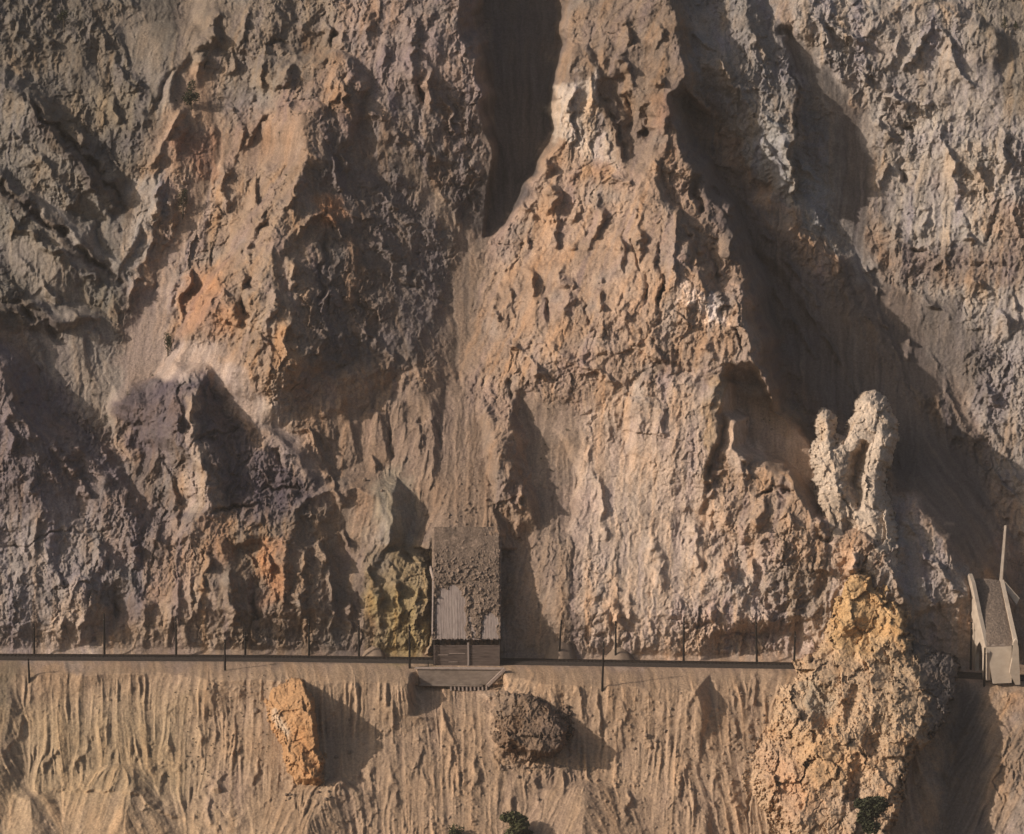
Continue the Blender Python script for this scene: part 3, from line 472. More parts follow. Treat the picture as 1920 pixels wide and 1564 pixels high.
# roughness: polygon, 0 smooth scree .. 1 craggy rock
RPATCH = [
 ([(-400,-400),(2400,-400),(2400,1236),(-400,1236)], .75, 10),
 ([(60,350),(130,400),(226,495),(226,535),(140,490),(60,420)], .15, 8), ([(0,425),(70,455),(200,600),(205,700),(120,620),(0,490)], .12, 10), ([(195,20),(300,200),(335,190),(270,10)], .15, 14),
 ([(60,590),(130,560),(210,590),(205,640),(120,640)], .15, 12), ([(100,90),(140,80),(240,240),(215,260)], .3, 14),
 ([(1850,1285),(2400,1285),(2400,2000),(1830,2000),(1870,1450)], .6, 20),
 ([(1735,1262),(1800,1262),(1800,1400),(1760,1640),(1690,1640),(1730,1400)], .45, 20),
 ([(-400,1262),(28,1262),(-10,1400),(-50,1600),(-400,1600)], .5, 20),
 ([(905,1290),(960,1275),(1060,1320),(1080,1420),(1020,1470),(930,1440)], .5, 18),
 ([(1180,1340),(1240,1330),(1250,1420),(1190,1420)], .3, 20),
 ([(385,1450),(440,1440),(450,1500),(430,1580),(390,1580)], .45, 12),
 ([(250,-100),(400,-100),(400,150),(330,330),(240,560),(190,430),(300,200)], .25, 25),
 ([(370,120),(430,260),(430,300),(300,560),(320,660),(410,640),(470,700),(600,900),(700,990),(640,1000),(560,860),(450,780),(390,695),(290,712),(215,800),(190,700),(350,400)], .08, 14),
 ([(70,640),(200,600),(210,820),(150,760)], .2, 20),
 ([(240,320),(310,310),(300,400),(265,480),(245,570),(228,560),(238,400)], .8, 8),
 ([(330,240),(370,200),(400,240),(400,330),(340,330)], .6, 10),
 ([(450,300),(560,210),(590,230),(560,290),(470,320)], .15, 15),
 ([(700,270),(760,290),(860,400),(880,470),(850,460),(780,350)], .12, 12),
 ([(900,100),(1045,100),(1040,270),(980,390),(900,480),(880,700),(820,690),(860,460),(900,350)], .05, 20),
 ([(900,-400),(1050,-400),(1050,100),(900,100)], .25, 20),
 ([(620,790),(700,760),(850,700),(900,780),(940,1000),(940,1030),(790,1010),(700,980)], .12, 22),
 ([(960,720),(1100,785),(1110,860),(1060,900),(1000,880)], .08, 15),
 ([(1010,900),(1110,880),(1080,1240),(940,1240),(940,1050)], .30, 25),
 ([(1100,860),(1320,700),(1320,1000),(1200,1180),(1100,1050)], .42, 40),
 ([(1360,720),(1420,750),(1540,850),(1560,980),(1480,880),(1360,860)], .10, 15),
 ([(1300,300),(1400,380),(1500,500),(1600,620),(1720,760),(1850,900),(1860,1070),(1800,1050),(1650,830),(1540,780),(1450,620)], .10, 20),
 ([(1440,45),(1500,70),(1600,170),(1590,215),(1540,195)], .03, 8),
 ([(1560,200),(1640,200),(1630,500),(1700,560),(1800,640),(1830,800),(1700,700),(1600,520),(1570,400)], .08, 15),
 ([(1690,540),(1790,560),(1830,640),(1760,700)], .15, 15),
]

# ------------------------------------------------------------------ evaluate the large shapes on a 2 px lattice
GU0, GV0, GST = -300.0, -300.0, 2.5
GU = np.arange(GU0, 2220.1, GST); GV = np.arange(GV0, 1864.1, GST)
def seg_dist(pts, U, V):
    """distance (px), side (+ left going down), interpolated third value along an open polyline"""
    best = np.full(U.shape, 1e9, np.float32); side = np.ones(U.shape, np.float32); val = np.zeros(U.shape, np.float32)
    for (a, b) in zip(pts[:-1], pts[1:]):
        du, dv = b[0] - a[0], b[1] - a[1]
        L2 = du * du + dv * dv
        t = np.clip(((U - a[0]) * du + (V - a[1]) * dv) / L2, 0, 1)
        d = np.hypot(U - (a[0] + t * du), V - (a[1] + t * dv))
        m = d < best
        best = np.where(m, d, best)
        cr = du * (V - a[1]) - dv * (U - a[0])
        # blend of the two sides near the ends of the line
        side = np.where(m, np.clip(cr / math.sqrt(L2) / np.maximum(d, 1e-3), -1, 1), side)
        if len(a) > 2:
            val = np.where(m, a[2] * (1 - t) + b[2] * t, val)
    return best, side, val

def poly_sd(poly, U, V):
    """signed distance in px, positive inside"""
    ins = np.zeros(U.shape, bool)
    n = len(poly)
    best = np.full(U.shape, 1e9, np.float32)
    for i in range(n):
        a, b = poly[i], poly[(i + 1) % n]
        du, dv = b[0] - a[0], b[1] - a[1]
        t = np.clip(((U - a[0]) * du + (V - a[1]) * dv) / (du * du + dv * dv + 1e-9), 0, 1)
        best = np.minimum(best, np.hypot(U - (a[0] + t * du), V - (a[1] + t * dv)))
        if a[1] != b[1]:
            c = ((a[1] > V) != (b[1] > V)) & (U < (b[0] - a[0]) * (V - a[1]) / (b[1] - a[1]) + a[0])
            ins ^= c
    return np.where(ins, best, -best)

PX = 1 / 8.0
def apply_ops(ops, U, V, P):
    for op in ops:
        k = op[0]
        pts = op[1]
        if k == 'P':
            _, _, h, gu, gv, ke = op
            cu = sum(p[0] for p in pts) / len(pts); cv = sum(p[1] for p in pts) / len(pts)
            sd = poly_sd(pts, U, V)
            hh = h + gu * np.clip(U - cu, -300, 300) / 100 + gv * np.clip(V - cv, -300, 300) / 100
            P = smax(P, hh + np.minimum(sd, 0) * PX * ke, 1.5)
        elif k == 'F':
            h, gu, gv, ke = op[2:6]
            if len(op) > 6:
                ke = np.where(U > np.interp(V, [q[1] for q in op[6]], [q[0] for q in op[6]]), op[7], ke)
            cu = sum(p[0] for p in pts) / len(pts); cv = sum(p[1] for p in pts) / len(pts)
            sd = poly_sd(pts, U, V)
            P = smin(P, h + gu * np.clip(U - cu, -400, 400) / 100 + gv * np.clip(V - cv, -500, 500) / 100 - np.minimum(sd, 0) * PX * ke, 1.2)
        else:
            _, _, kl, kr, reach, bl = op
            d, s, h = seg_dist(pts, U, V)
            w = 0.5 + 0.5 * s
            kk = kr + (kl - kr) * w
            d = d * PX
            ex = np.clip(d - reach, 0, None)
            if k == 'R':
                if pts[-1][1] - pts[0][1] > 60:
                    h = h - 1.6 * np.clip(pts[0][1] - V, 0, None) * PX
                P = smax(P, h - kk * d - ex * 1.5, bl)
            else:
                P = smin(P, h + kk * d + ex * 1.5, bl)
    return P
U2, V2 = np.meshgrid(GU.astype(np.float32), GV.astype(np.float32))
wu0 = fbm2(U2, V2, 120, 4, 3) * 12; wv0 = fbm2(U2, V2, 120, 4, 9) * 12
P2 = 1.2 * fbm2(U2, V2, 300, 3, 21).astype(np.float32)
P2 = apply_ops(OPS, U2 + wu0, V2 + wv0, P2)

wu1 = fbm2(U2, V2, 34, 4, 101) * 7; wv1 = fbm2(U2, V2, 34, 4, 105) * 9
def add_ribs(U, V, P, gain=1.0):
    nz = fbm2(U, V, 40, 3, 88)
    for pts, wl, wr in ADD:
        us = [p[0] for p in pts]; vs_ = [p[1] for p in pts]; m = max(wl, wr) + 30
        c0, c1 = np.searchsorted(U[0], [min(us) - m, max(us) + m]); r0, r1 = np.searchsorted(V[:, 0], [min(vs_) - m, max(vs_) + m])
        if c1 <= c0 or r1 <= r0: continue
        sl_ = (slice(r0, r1), slice(c0, c1))
        d, s, h = seg_dist(pts, U[sl_] + wu0[sl_] * .6 + wu1[sl_], V[sl_] + wv0[sl_] * .6 + wv1[sl_])
        w = .5 + .5 * s; wd = wr + (wl - wr) * w
        tap = np.minimum(smooth(-.35, .35, (V[sl_] - min(vs_)) / (max(vs_) - min(vs_) + 1.0)), smooth(-.35, .35, (max(vs_) - V[sl_]) / (max(vs_) - min(vs_) + 1.0))) if max(vs_) - min(vs_) > 30 else 1.0
        P[sl_] = P[sl_] + (.45 if min(vs_) > 1250 else gain) * h * np.clip(1 - d / wd, 0, 1) ** 1.3 * tap * np.clip(.75 + 1.2 * nz[sl_], .15, 1.4)
    return P
P2 = add_ribs(U2, V2, P2.copy(), 1.0)
# roof plane of the shed, needed by the bank behind it
ROOF_A = (811.0, 1197.0); ROOF_B = (938.0, 1197.0)
ROOF_Y0, ROOF_Z0, ROOF_SL = -4.2, 6.3, math.tan(math.radians(46))
def roofP(u, v):
    """protrusion that puts the surface at the roof plane"""
    dx, dy, dz = raydir(u, v)
    zt = ROOF_Z0 + (W3(875.0, float(vtrack(875.0)), 0.0)[2])
    # plane Z = zt + (Y - Y0) * SL ; ray Y = cy + dy t, Z = cz + dz t
    t = (zt + (CAM[1] - ROOF_Y0) * ROOF_SL - CAM[2]) / (dz - dy * ROOF_SL)
    return (baseY(u, v) - CAM[1]) / dy - t

RP = roofP(U2, V2)
# scree fan running on to the back edge of the roof
fan = poly_sd([(816,1020),(828,985),(845,930),(866,860),(890,860),(915,930),(934,985),(939,1020)], U2 + wu0 * .15, V2)
bank = RP + .05
chute = poly_sd([(838,700),(882,700),(908,850),(939,1003),(812,1003),(816,930),(826,800)], U2 + wu0 * .2, V2)
P2 = np.where(V2 < 1030, smin(P2, RP + .3 - np.minimum(chute, 0) * PX * np.where(U2 > 900, 2.2, 1.0), .8), P2)
P2 = np.where(V2 < 1030, smax(P2, bank + np.minimum(fan, 0) * PX * np.where(U2 > 925, 1.6, .8), .8), P2)
print('roof protrusion', [round(float(roofP(875.0, np.array([q]))[0]), 1) for q in (860., 930., 1000., 1100., 1190.)])
# under the roof the hill stays below it
under = (U2 > 806) & (U2 < 944) & (V2 > 1004) & (V2 < 1225)
P2 = np.where(under, np.minimum(P2, RP - np.interp(V2, [1004, 1020], [0.0, 1.5])), P2)
# the cliff foot keeps clear of the line, the bank below keeps clear of it too
VR = V2 - (vtrack(U2) - 1236)
up_ = np.clip(1229 - VR, 0, None)
P2 = np.where((VR < 1240) & ~under, P2 * np.clip(up_ / 85, 0, 1) ** .9, P2)
lim = np.clip(VR - 1248, 0, None) / 8
P2 = np.where(VR >= 1240, np.clip(P2, -lim * 1.2, lim * 1.2), P2)

# the ground steps down in front of the retaining wall under the shed
WALLY = -8.6
PWALL = (baseY(U2, V2) - WALLY) / raydir(U2, V2)[1]
su = smooth(764, 784, U2) * smooth(950, 938, U2)
cut = np.where(V2 < 1284, PWALL - .6, (PWALL - .6) * 0 + np.interp(V2, [1284, 1345], [-4.6, 0.0]))
P2 = np.where((V2 > 1257) & (V2 < 1345) & (su > 0), np.minimum(P2, P2 * (1 - su) + cut * su), P2)

# ------------------------------------------------------------------ flow lines on the large shape
Xw, Yw, Zw = world_at(U2, V2, P2)
def grid_normal(X, Y, Z):
    a = np.stack([np.gradient(X, axis=1), np.gradient(Y, axis=1), np.gradient(Z, axis=1)], -1)
    b = np.stack([np.gradient(X, axis=0), np.gradient(Y, axis=0), np.gradient(Z, axis=0)], -1)
    n = np.cross(b, a)
    n /= np.linalg.norm(n, axis=-1, keepdims=True) + 1e-9
    return np.where(n[..., 1:2] > 0, -n, n)
def blur(A, n):
    for _ in range(n):
        A = (A + np.roll(A, 1, 0) + np.roll(A, -1, 0) + np.roll(A, 1, 1) + np.roll(A, -1, 1)) / 5
    return A
NM = grid_normal(*(blur(q, 8) for q in (Xw, Yw, Zw)))
g = np.zeros_like(NM); g[..., 2] = -1
dn = g - NM * (g * NM).sum(-1, keepdims=True)
dn /= np.linalg.norm(dn, axis=-1, keepdims=True) + 1e-6
fu = dn[..., 0]; fv = -(dn[..., 2] * cp + dn[..., 1] * sp)
fl = np.hypot(fu, fv) + 1e-6
FU = (fu / fl).astype(np.float32); FV = (fv / fl).astype(np.float32)
LST = 1.25
LU = np.arange(-60, 1980, LST, dtype=np.float32); LV = np.arange(-60, 1630, LST, dtype=np.float32)
LUg, LVg = np.meshgrid(LU, LV)
def lic(noise, steps, h):
    acc = noise.copy(); wt = 1.0
    for sgn in (1, -1):
        pu = LUg.copy(); pv = LVg.copy()
        for i in range(steps):
            a = bil(FU, pu, pv, GU0, GV0, GST); b = bil(FV, pu, pv, GU0, GV0, GST)
            pu = pu + sgn * h * a; pv = pv + sgn * h * b
            w = 1 - i / steps
            acc = acc + w * bil(noise, pu, pv, -60.0, -60.0, LST); wt += w
    acc = acc / wt
    return (acc - acc.mean()) / acc.std()
rs = np.random.RandomState(5)
n1 = blur(rs.normal(size=LUg.shape).astype(np.float32), 1)
n2 = perlin2(LUg / 9, LVg / 9, 60)
n3 = perlin2(LUg / 24, LVg / 24, 61)
LICR1 = lic(perlin2(LUg / 9, LVg / 14, 64), 5, 4.0); LICR2 = lic(perlin2(LUg / 26, LVg / 34, 65), 6, 7.0)
LIC1 = lic(n1, 10, 3.0); LIC2 = lic(n2, 14, 6.0); LIC3 = lic(n3, 14, 9.0)

# patches of colour and roughness on a coarse lattice
CS = 4.0
CU = np.arange(-300, 2221, CS, dtype=np.float32); CV = np.arange(-300, 1865, CS, dtype=np.float32)
CUg, CVg = np.meshgrid(CU, CV)
COLR = np.zeros(CUg.shape + (3,), np.float32); COLR[:] = TAN
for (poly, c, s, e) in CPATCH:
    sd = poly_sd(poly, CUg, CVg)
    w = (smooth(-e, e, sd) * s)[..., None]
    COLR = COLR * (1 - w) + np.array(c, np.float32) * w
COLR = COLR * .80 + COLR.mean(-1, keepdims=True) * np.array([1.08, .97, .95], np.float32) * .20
ROUG = np.zeros(CUg.shape, np.float32)
for (poly, r, e) in RPATCH:
    w = smooth(-e, e, poly_sd(poly, CUg, CVg))
    ROUG = ROUG * (1 - w) + r * w

def rock_relief(x, y, z, seed=0, lam0=8.5, octs=7, tall=1.45):
    """craggy relief in metres, steeply bedded"""
    r = 0; lam = lam0; w = 1.0; amp = lam0 * 0.125
    wx = perlin3(x / 6, y / 6, z / 9, 40 + seed) * 1.8; wz = perlin3(x / 6, y / 6, z / 6, 41 + seed) * 1.8
    xx = x + wx; zz = z + wz
    for o in range(octs):
        n = perlin3(xx / lam, y / lam, zz / (lam * tall), seed + o)
        rg = 1 - 2.6 * np.abs(n)
        r = r + amp * w * rg
        w = np.clip(0.35 + 0.9 * (rg * .5 + .5), .25, 1.15)
        lam *= 0.54; amp *= 0.60
    # bedding steps
    bd = (x * .45 + z + 1.6 * perlin3(x / 7, y / 7, z / 7, 44 + seed)) / 2.4
    fr = bd - np.floor(bd)
    r = r + .35 * (smooth(0, .8, fr) - fr) * (1 + 1.5 * perlin3(x / 9, y / 9, z / 9, 45 + seed))
    return r - 0.35

def facets(x, y, cell, tilt, seed):
    """broken, planar blocks: every cell is a tilted plane at its own height"""
    x = x / cell; y = y / cell
    xi = np.floor(x).astype(np.int32); yi = np.floor(y).astype(np.int32)
    f1 = np.full(x.shape, 9., np.float32); f2 = np.full(x.shape, 9., np.float32); h = np.zeros(x.shape, np.float32)
    for i in (-1, 0, 1):
        for j in (-1, 0, 1):
            cx = xi + i; cy = yi + j
            q = PERM[(PERM[(cx + seed * 37) & 1023] + cy + seed * 11) & 1023]
            jx = GRAD[q, 0] * .45 + .5; jy = GRAD[q, 1] * .45 + .5
            dx = x - cx - jx; dy = y - cy - jy
            d = dx * dx + dy * dy
            q2 = PERM[q + 77]
            hh = (GRAD[q2, 0] * dx + GRAD[q2, 1] * .6 * dy) * tilt + GRAD[q2, 2] * .35 * tilt
            nw = d < f1
            f2 = np.where(nw, f1, np.minimum(f2, d)); h = np.where(nw, hh, h); f1 = np.where(nw, d, f1)
    e = np.sqrt(f2) - np.sqrt(f1)
    return (h - .12 * tilt * (1 - smooth(0, .12, e))) * cell * PX

def crag(u, v, wu, wv, seed=0):
    sx = u + wu * .7 + v * .18; sy = (v + wv * .7 - u * .22) / 1.55
    a = facets(sx, sy, 34., .75, 3 + seed); b = facets(sx + a * 4, sy, 15., .85, 5 + seed)
    c = facets(sx + b * 6, sy + a * 3, 6.5, .95, 7 + seed)
    e = 0 if seed else facets(sx + c * 6, sy + b * 3, 3.4, .9, 8 + seed)
    return .5 * a + .6 * b + .85 * c + .85 * e

def terrain_detail(u, v, seed=0):
    """P, colour at photograph positions"""
    wu = fbm2(u, v, 46, 4, 31) * 9; wv = fbm2(u, v, 46, 4, 35) * 9
    R = bil(ROUG, u + wu * 1.2, v + wv * 1.2, -300., -300., CS)
    k = np.clip(R * 1.3, .10, 1)
    P = bil(P2, u + wu * k * .8, v + wv * k * .8, GU0, GV0, GST)
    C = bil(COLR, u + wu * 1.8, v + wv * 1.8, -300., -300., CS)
    X, Y, Z = world_at(u, v, P)
    VRf = v - (vtrack(u) - 1236)
    near = np.where(VRf < 1236, smooth(1226, 1205, VRf), smooth(1244, 1266, VRf + 5 * perlin2(u / 30, v / 12, 131)))
    rk = rock_relief(X, Y, Z, 1)
    low0 = smooth(1255, 1300, VRf)
    lu = u + (wu * .35 + 3 * perlin2(u / 7, v / 22, 57)) * (1 - .7 * low0); lv = v + wv * .3
    l1 = bil(LIC1, lu, lv, -60., -60., LST); l2 = bil(LIC2, lu, lv, -60., -60., LST); l3 = bil(LIC3, lu, lv, -60., -60., LST)
    low = smooth(1262, 1330, VRf)
    rv = bil(RILL, u + wu * 2, v + wv * 2, -300., -300., CS)
    fine = perlin3(X / .9, Y / .9, Z / .9, 70); fine2 = perlin3(X / .42, Y / .42, Z / .42, 71)
    med = perlin3(X / 3.1, Y / 3.1, Z / 3.1, 72)
    big = perlin3(X / 30, Y / 30, Z / 30, 76)
    amp = np.clip(1.05 + 1.3 * big + .5 * perlin3(X / 9, Y / 9, Z / 9, 77), .3, 1.7)
    lr1 = bil(LICR1, lu, lv, -60., -60., LST); lr2 = bil(LICR2, lu + wu * .5, lv, -60., -60., LST)
    ribs = .75 * smax(lr2, -.1 + 0 * lr2, .6) + .38 * smax(lr1, -.2 + 0 * lr1, .6)
    ty = smooth(-.35, .35, fbm2(u, v, 150, 4, 120)); ty2 = smooth(-.3, .4, fbm2(u, v, 110, 4, 126))
    rr = R * (amp * ((.82 - .4 * ty) * rk + (.32 + .6 * ty) * crag(u, v, wu, wv)) + .6 * ribs * ty2)
    fill = -1.15 + .9 * perlin3(X / 7, Y / 7, Z / 12, 78) + .35 * perlin3(X / 30, Y / 30, Z / 30, 79) + .05 * l2 + .04 * l1
    D = smax(rr, fill * np.maximum(R, .3), .2)
    dust = smooth(-.05, .35, fill * R - rr) * R
    Rd = R * (1 - .8 * dust)
    cr = np.abs(perlin3(X / 5 + .5 * med, Y / 5, Z / 9, 80)) + .25 * np.clip(perlin3(X / 4, Y / 4, Z / 4, 81) + .25, 0, 1)
    D = D - Rd * .7 * np.exp(-(cr / .022) ** 2)
    pat = smooth(-.15, .45, fbm2(u, v, 130, 3, 50)); pat2 = smooth(-.2, .4, fbm2(u, v * .5, 45, 3, 55))
    rv = rv * (.25 + .75 * pat) * (.30 + .70 * pat2)
    D = D + (1 - Rd) * near * (0.025 * l1 + 0.03 * l2 + .08 * l3 + .22 * med * (.4 + low) + 0.10 * fine + .05 * fine2)
    rib = smax(l3 + .35 * l2, -.2 + 0 * l3, .5)
    D = D + (1 - R) * near * rv * (.30 * rib + .17 * l2 + .07 * l1)
    sh = np.abs(l2 + .6 * l1 + .6 * med)
    D = D + (1 - R) * rv * near * (-.34 * np.exp(-sh * 2.8)) + rv * near * .04 * l1 * (1 - R)
    lump = np.clip(med * 1.4 + .9 * fine - .35, 0, 1) * low * pat2 * .45
    D = D + (1 - R) * near * lump
    D = D + Rd * (.20 * fine + .10 * fine2) * near
    P = P + D * np.where(VRf < 1236, np.maximum(near, .02), near)
    # stones on scree
    st = np.clip(perlin3(X / .8, Y / .8, Z / .8, 75) - .42, 0, 1) * bil(STON, u, v, -300., -300., CS)
    P = P + st * 3.0
    # mineral variation
    s1 = perlin3(X / 22, Y / 22, Z / 22, 90); s2 = perlin3(X / 6, Y / 6, Z / 6, 91); s3 = perlin3(X / 1.6, Y / 1.6, Z / 1.6, 92)
    bed = perlin3((X * .5 + Z) / 2.2 + s2 * 1.2, Y / 18, X / 26, 93)
    br = 1 + Rd * (.22 * s2 + .20 * s3 + .16 * bed) + (1 - R) * (.10 * l2 + .08 * l1 + .08 * s2 + .11 * fine) + .15 * s1
    C = C * np.clip(br, .45, 1.7)[..., None]
    hv = (.5 * l3 + .9 * perlin3(X / 14, Y / 14, Z / 9, 97) * 2 + .35 * l2) * .5
    hw = np.clip(hv, -1, 1)[..., None] * (.35 + .65 * R[..., None])
    C = C * (1 + np.clip(hw, 0, 1) * np.array([.16, -.02, -.22], np.float32) + np.clip(-hw, 0, 1) * np.array([-.14, -.13, .04], np.float32))
    oc = np.clip((perlin3(X / 11, Y / 11, Z / 11, 94) - .25) * 2.2, 0, 1) * Rd * .18
    C = C * (1 - oc[..., None]) + C * np.array([1.25, .92, .62], np.float32) * oc[..., None]
    C = C * (1 + .10 * dust[..., None])
    gy = np.clip((perlin3(X / 8, Y / 8, Z / 8, 96) - .22) * 2.2, 0, 1) * R * .5
    gl = C.mean(-1, keepdims=True)
    C = C * (1 - gy[..., None]) + gl * np.array([1.0, .96, .92], np.float32) * gy[..., None]
    return P, C

# how deep the runnels are cut, how stony the scree is
RILL = np.zeros(CUg.shape, np.float32)
for (poly, r, e) in [
 ([(-400,1262),(2400,1300),(2400,2000),(-400,2000)], .9, 14),
 ([(-400,1500),(500,1500),(500,2000),(-400,2000)], .25, 25),
 ([(400,1262),(560,1262),(560,1450),(430,1450)], .5, 30),
 ([(1060,1500),(1140,1500),(1140,1700),(1040,1700)], .2, 20),
 ([(600,760),(900,720),(940,1000),(700,1000)], .75, 30),
 ([(1060,880),(1120,880),(1210,1230),(1040,1230)], .8, 25),
 ([(0,330),(230,560),(220,640),(60,560)], .5, 25),
 ([(1300,330),(1600,640),(1800,1040),(1600,800)], .35, 25),
]:
    w = smooth(-e, e, poly_sd(poly, CUg, CVg)); RILL = RILL * (1 - w) + r * w
STON = np.zeros(CUg.shape, np.float32)
for (poly, r, e) in [
 ([(840,900),(940,900),(940,1020),(820,1020)], .8, 20),
 ([(1080,1300),(1440,1300),(1400,1640),(1060,1640)], .5, 40),
 ([(360,1262),(560,1262),(560,1450),(400,1450)], .35, 30),
 ([(620,1350),(950,1350),(950,1640),(620,1640)], .35, 40),
 ([(1640,700),(1840,700),(1870,900),(1750,900)], .4, 20),
]:
    w = smooth(-e, e, poly_sd(poly, CUg, CVg)); STON = STON * (1 - w) + r * w

#@@END_DATA
# ------------------------------------------------------------------ materials
def mat(name, color=(.5, .5, .5), rough=.9, metal=0.0):
    m = bpy.data.materials.new(name); m.use_nodes = True
    b = m.node_tree.nodes['Principled BSDF']
    b.inputs['Base Color'].default_value = (*color, 1); b.inputs['Roughness'].default_value = rough
    b.inputs['Metallic'].default_value = metal
    b.inputs['Specular IOR Level'].default_value = .2
    return m

def earth_mat(name, bump=.5):
    m = mat(name, rough=.95); nt = m.node_tree; N = nt.nodes; L = nt.links
    b = N['Principled BSDF']; b.inputs['Specular IOR Level'].default_value = .08
    at = N.new('ShaderNodeAttribute'); at.attribute_name = 'mineral'
    geo = N.new('ShaderNodeNewGeometry')
    n1 = N.new('ShaderNodeTexNoise'); n1.inputs['Scale'].default_value = 2.2; n1.inputs['Detail'].default_value = 5; n1.inputs['Roughness'].default_value = .65
    mr = N.new('ShaderNodeMapRange'); mr.inputs[1].default_value = .25; mr.inputs[2].default_value = .75; mr.inputs[3].default_value = .66; mr.inputs[4].default_value = 1.34
    mx = N.new('ShaderNodeVectorMath'); mx.operation = 'SCALE'
    L.new(geo.outputs['Position'], n1.inputs['Vector']); L.new(n1.outputs[0], mr.inputs[0])
    L.new(at.outputs['Color'], mx.inputs[0]); L.new(mr.outputs[0], mx.inputs['Scale']); L.new(mx.outputs[0], b.inputs['Base Color'])
    n2 = N.new('ShaderNodeTexNoise'); n2.inputs['Scale'].default_value = 1.3; n2.inputs['Detail'].default_value = 6; n2.inputs['Roughness'].default_value = .7
    L.new(geo.outputs['Position'], n2.inputs['Vector'])
    bp = N.new('ShaderNodeBump'); bp.inputs['Strength'].default_value = bump; bp.inputs['Distance'].default_value = .8
    L.new(n2.outputs[0], bp.inputs['Height']); L.new(bp.outputs[0], b.inputs['Normal'])
    return m
M_EARTH = earth_mat('earth_and_rock')

def grid_mesh(name, X, Y, Z, C, keep=None, material=None):
    h, w = X.shape
    idx = np.arange(h * w, dtype=np.int32).reshape(h, w)
    q = np.stack([idx[1:, :-1], idx[1:, 1:], idx[:-1, 1:], idx[:-1, :-1]], -1)
    if keep is not None:
        q = q[keep]
    q = q.reshape(-1, 4)
    co = np.stack([X, Y, Z], -1).reshape(-1, 3).astype(np.float32)
    cc = C.reshape(-1, 3) if C is not None else None
    if keep is not None:
        used, inv = np.unique(q, return_inverse=True)
        co = co[used]; q = inv.reshape(-1, 4).astype(np.int32)
        if cc is not None: cc = cc[used]
    me = bpy.data.meshes.new(name)
    me.vertices.add(len(co)); me.vertices.foreach_set('co', co.ravel())
    me.loops.add(q.size); me.loops.foreach_set('vertex_index', q.ravel())
    me.polygons.add(len(q)); me.polygons.foreach_set('loop_start', np.arange(0, q.size, 4, dtype=np.int32))
    me.polygons.foreach_set('loop_total', np.full(len(q), 4, np.int32))
    me.update(calc_edges=True)
    me.polygons.foreach_set('use_smooth', np.ones(len(q), bool))
    if cc is not None:
        ca = me.color_attributes.new('mineral', 'FLOAT_COLOR', 'POINT')
        ca.data.foreach_set('color', np.concatenate([cc, np.ones((len(cc), 1), np.float32)], 1).astype(np.float32).ravel())
    o = bpy.data.objects.new(name, me); COL.objects.link(o)
    if material: me.materials.append(material)
    return o

FST = 1.5
def axis(lo, hi, far_lo, far_hi):
    a = list(np.arange(lo, hi, FST))
    s = FST; x = lo; left = []
    while x > far_lo:
        s = min(s * 1.12, 60); x -= s; left.append(x)
    s = FST; x = a[-1]; right = []
    while x < far_hi:
        s = min(s * 1.12, 60); x += s; right.append(x)
    return np.array(left[::-1] + a + right, np.float32)
AU = axis(-24, 1944, -1500, 3400); AV = axis(-24, 1588, -700, 2300)
UF, VF = np.meshgrid(AU, AV)
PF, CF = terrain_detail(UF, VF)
XF, YF, ZF = world_at(UF, VF, PF)
VRF = VF - (vtrack(UF) - 1236)
ku = lambda A: (A[1:, 1:] + A[:-1, :-1]) / 2
vm = ku(VRF)
hill = grid_mesh('cliff', XF, YF, ZF, CF, vm < 1226, M_EARTH); hill['kind'] = 'structure'
bench = grid_mesh('trackside_ground', XF, YF, ZF, CF, (vm >= 1226) & (vm < 1258), M_EARTH); bench['kind'] = 'structure'
low = grid_mesh('lower_slope', XF, YF, ZF, CF, vm >= 1258, M_EARTH); low['kind'] = 'structure'
PFf = PF
def surfP(u, v):
    return float(bil(PFf, np.array([np.interp(u, AU, np.arange(len(AU)))]), np.array([np.interp(v, AV, np.arange(len(AV)))]), 0., 0., 1.)[0])
def surf(u, v):
    x, y, z = world_at(np.array([float(u)]), np.array([float(v)]), surfP(u, v))
    return Vector((float(x[0]), float(y[0]), float(z[0])))
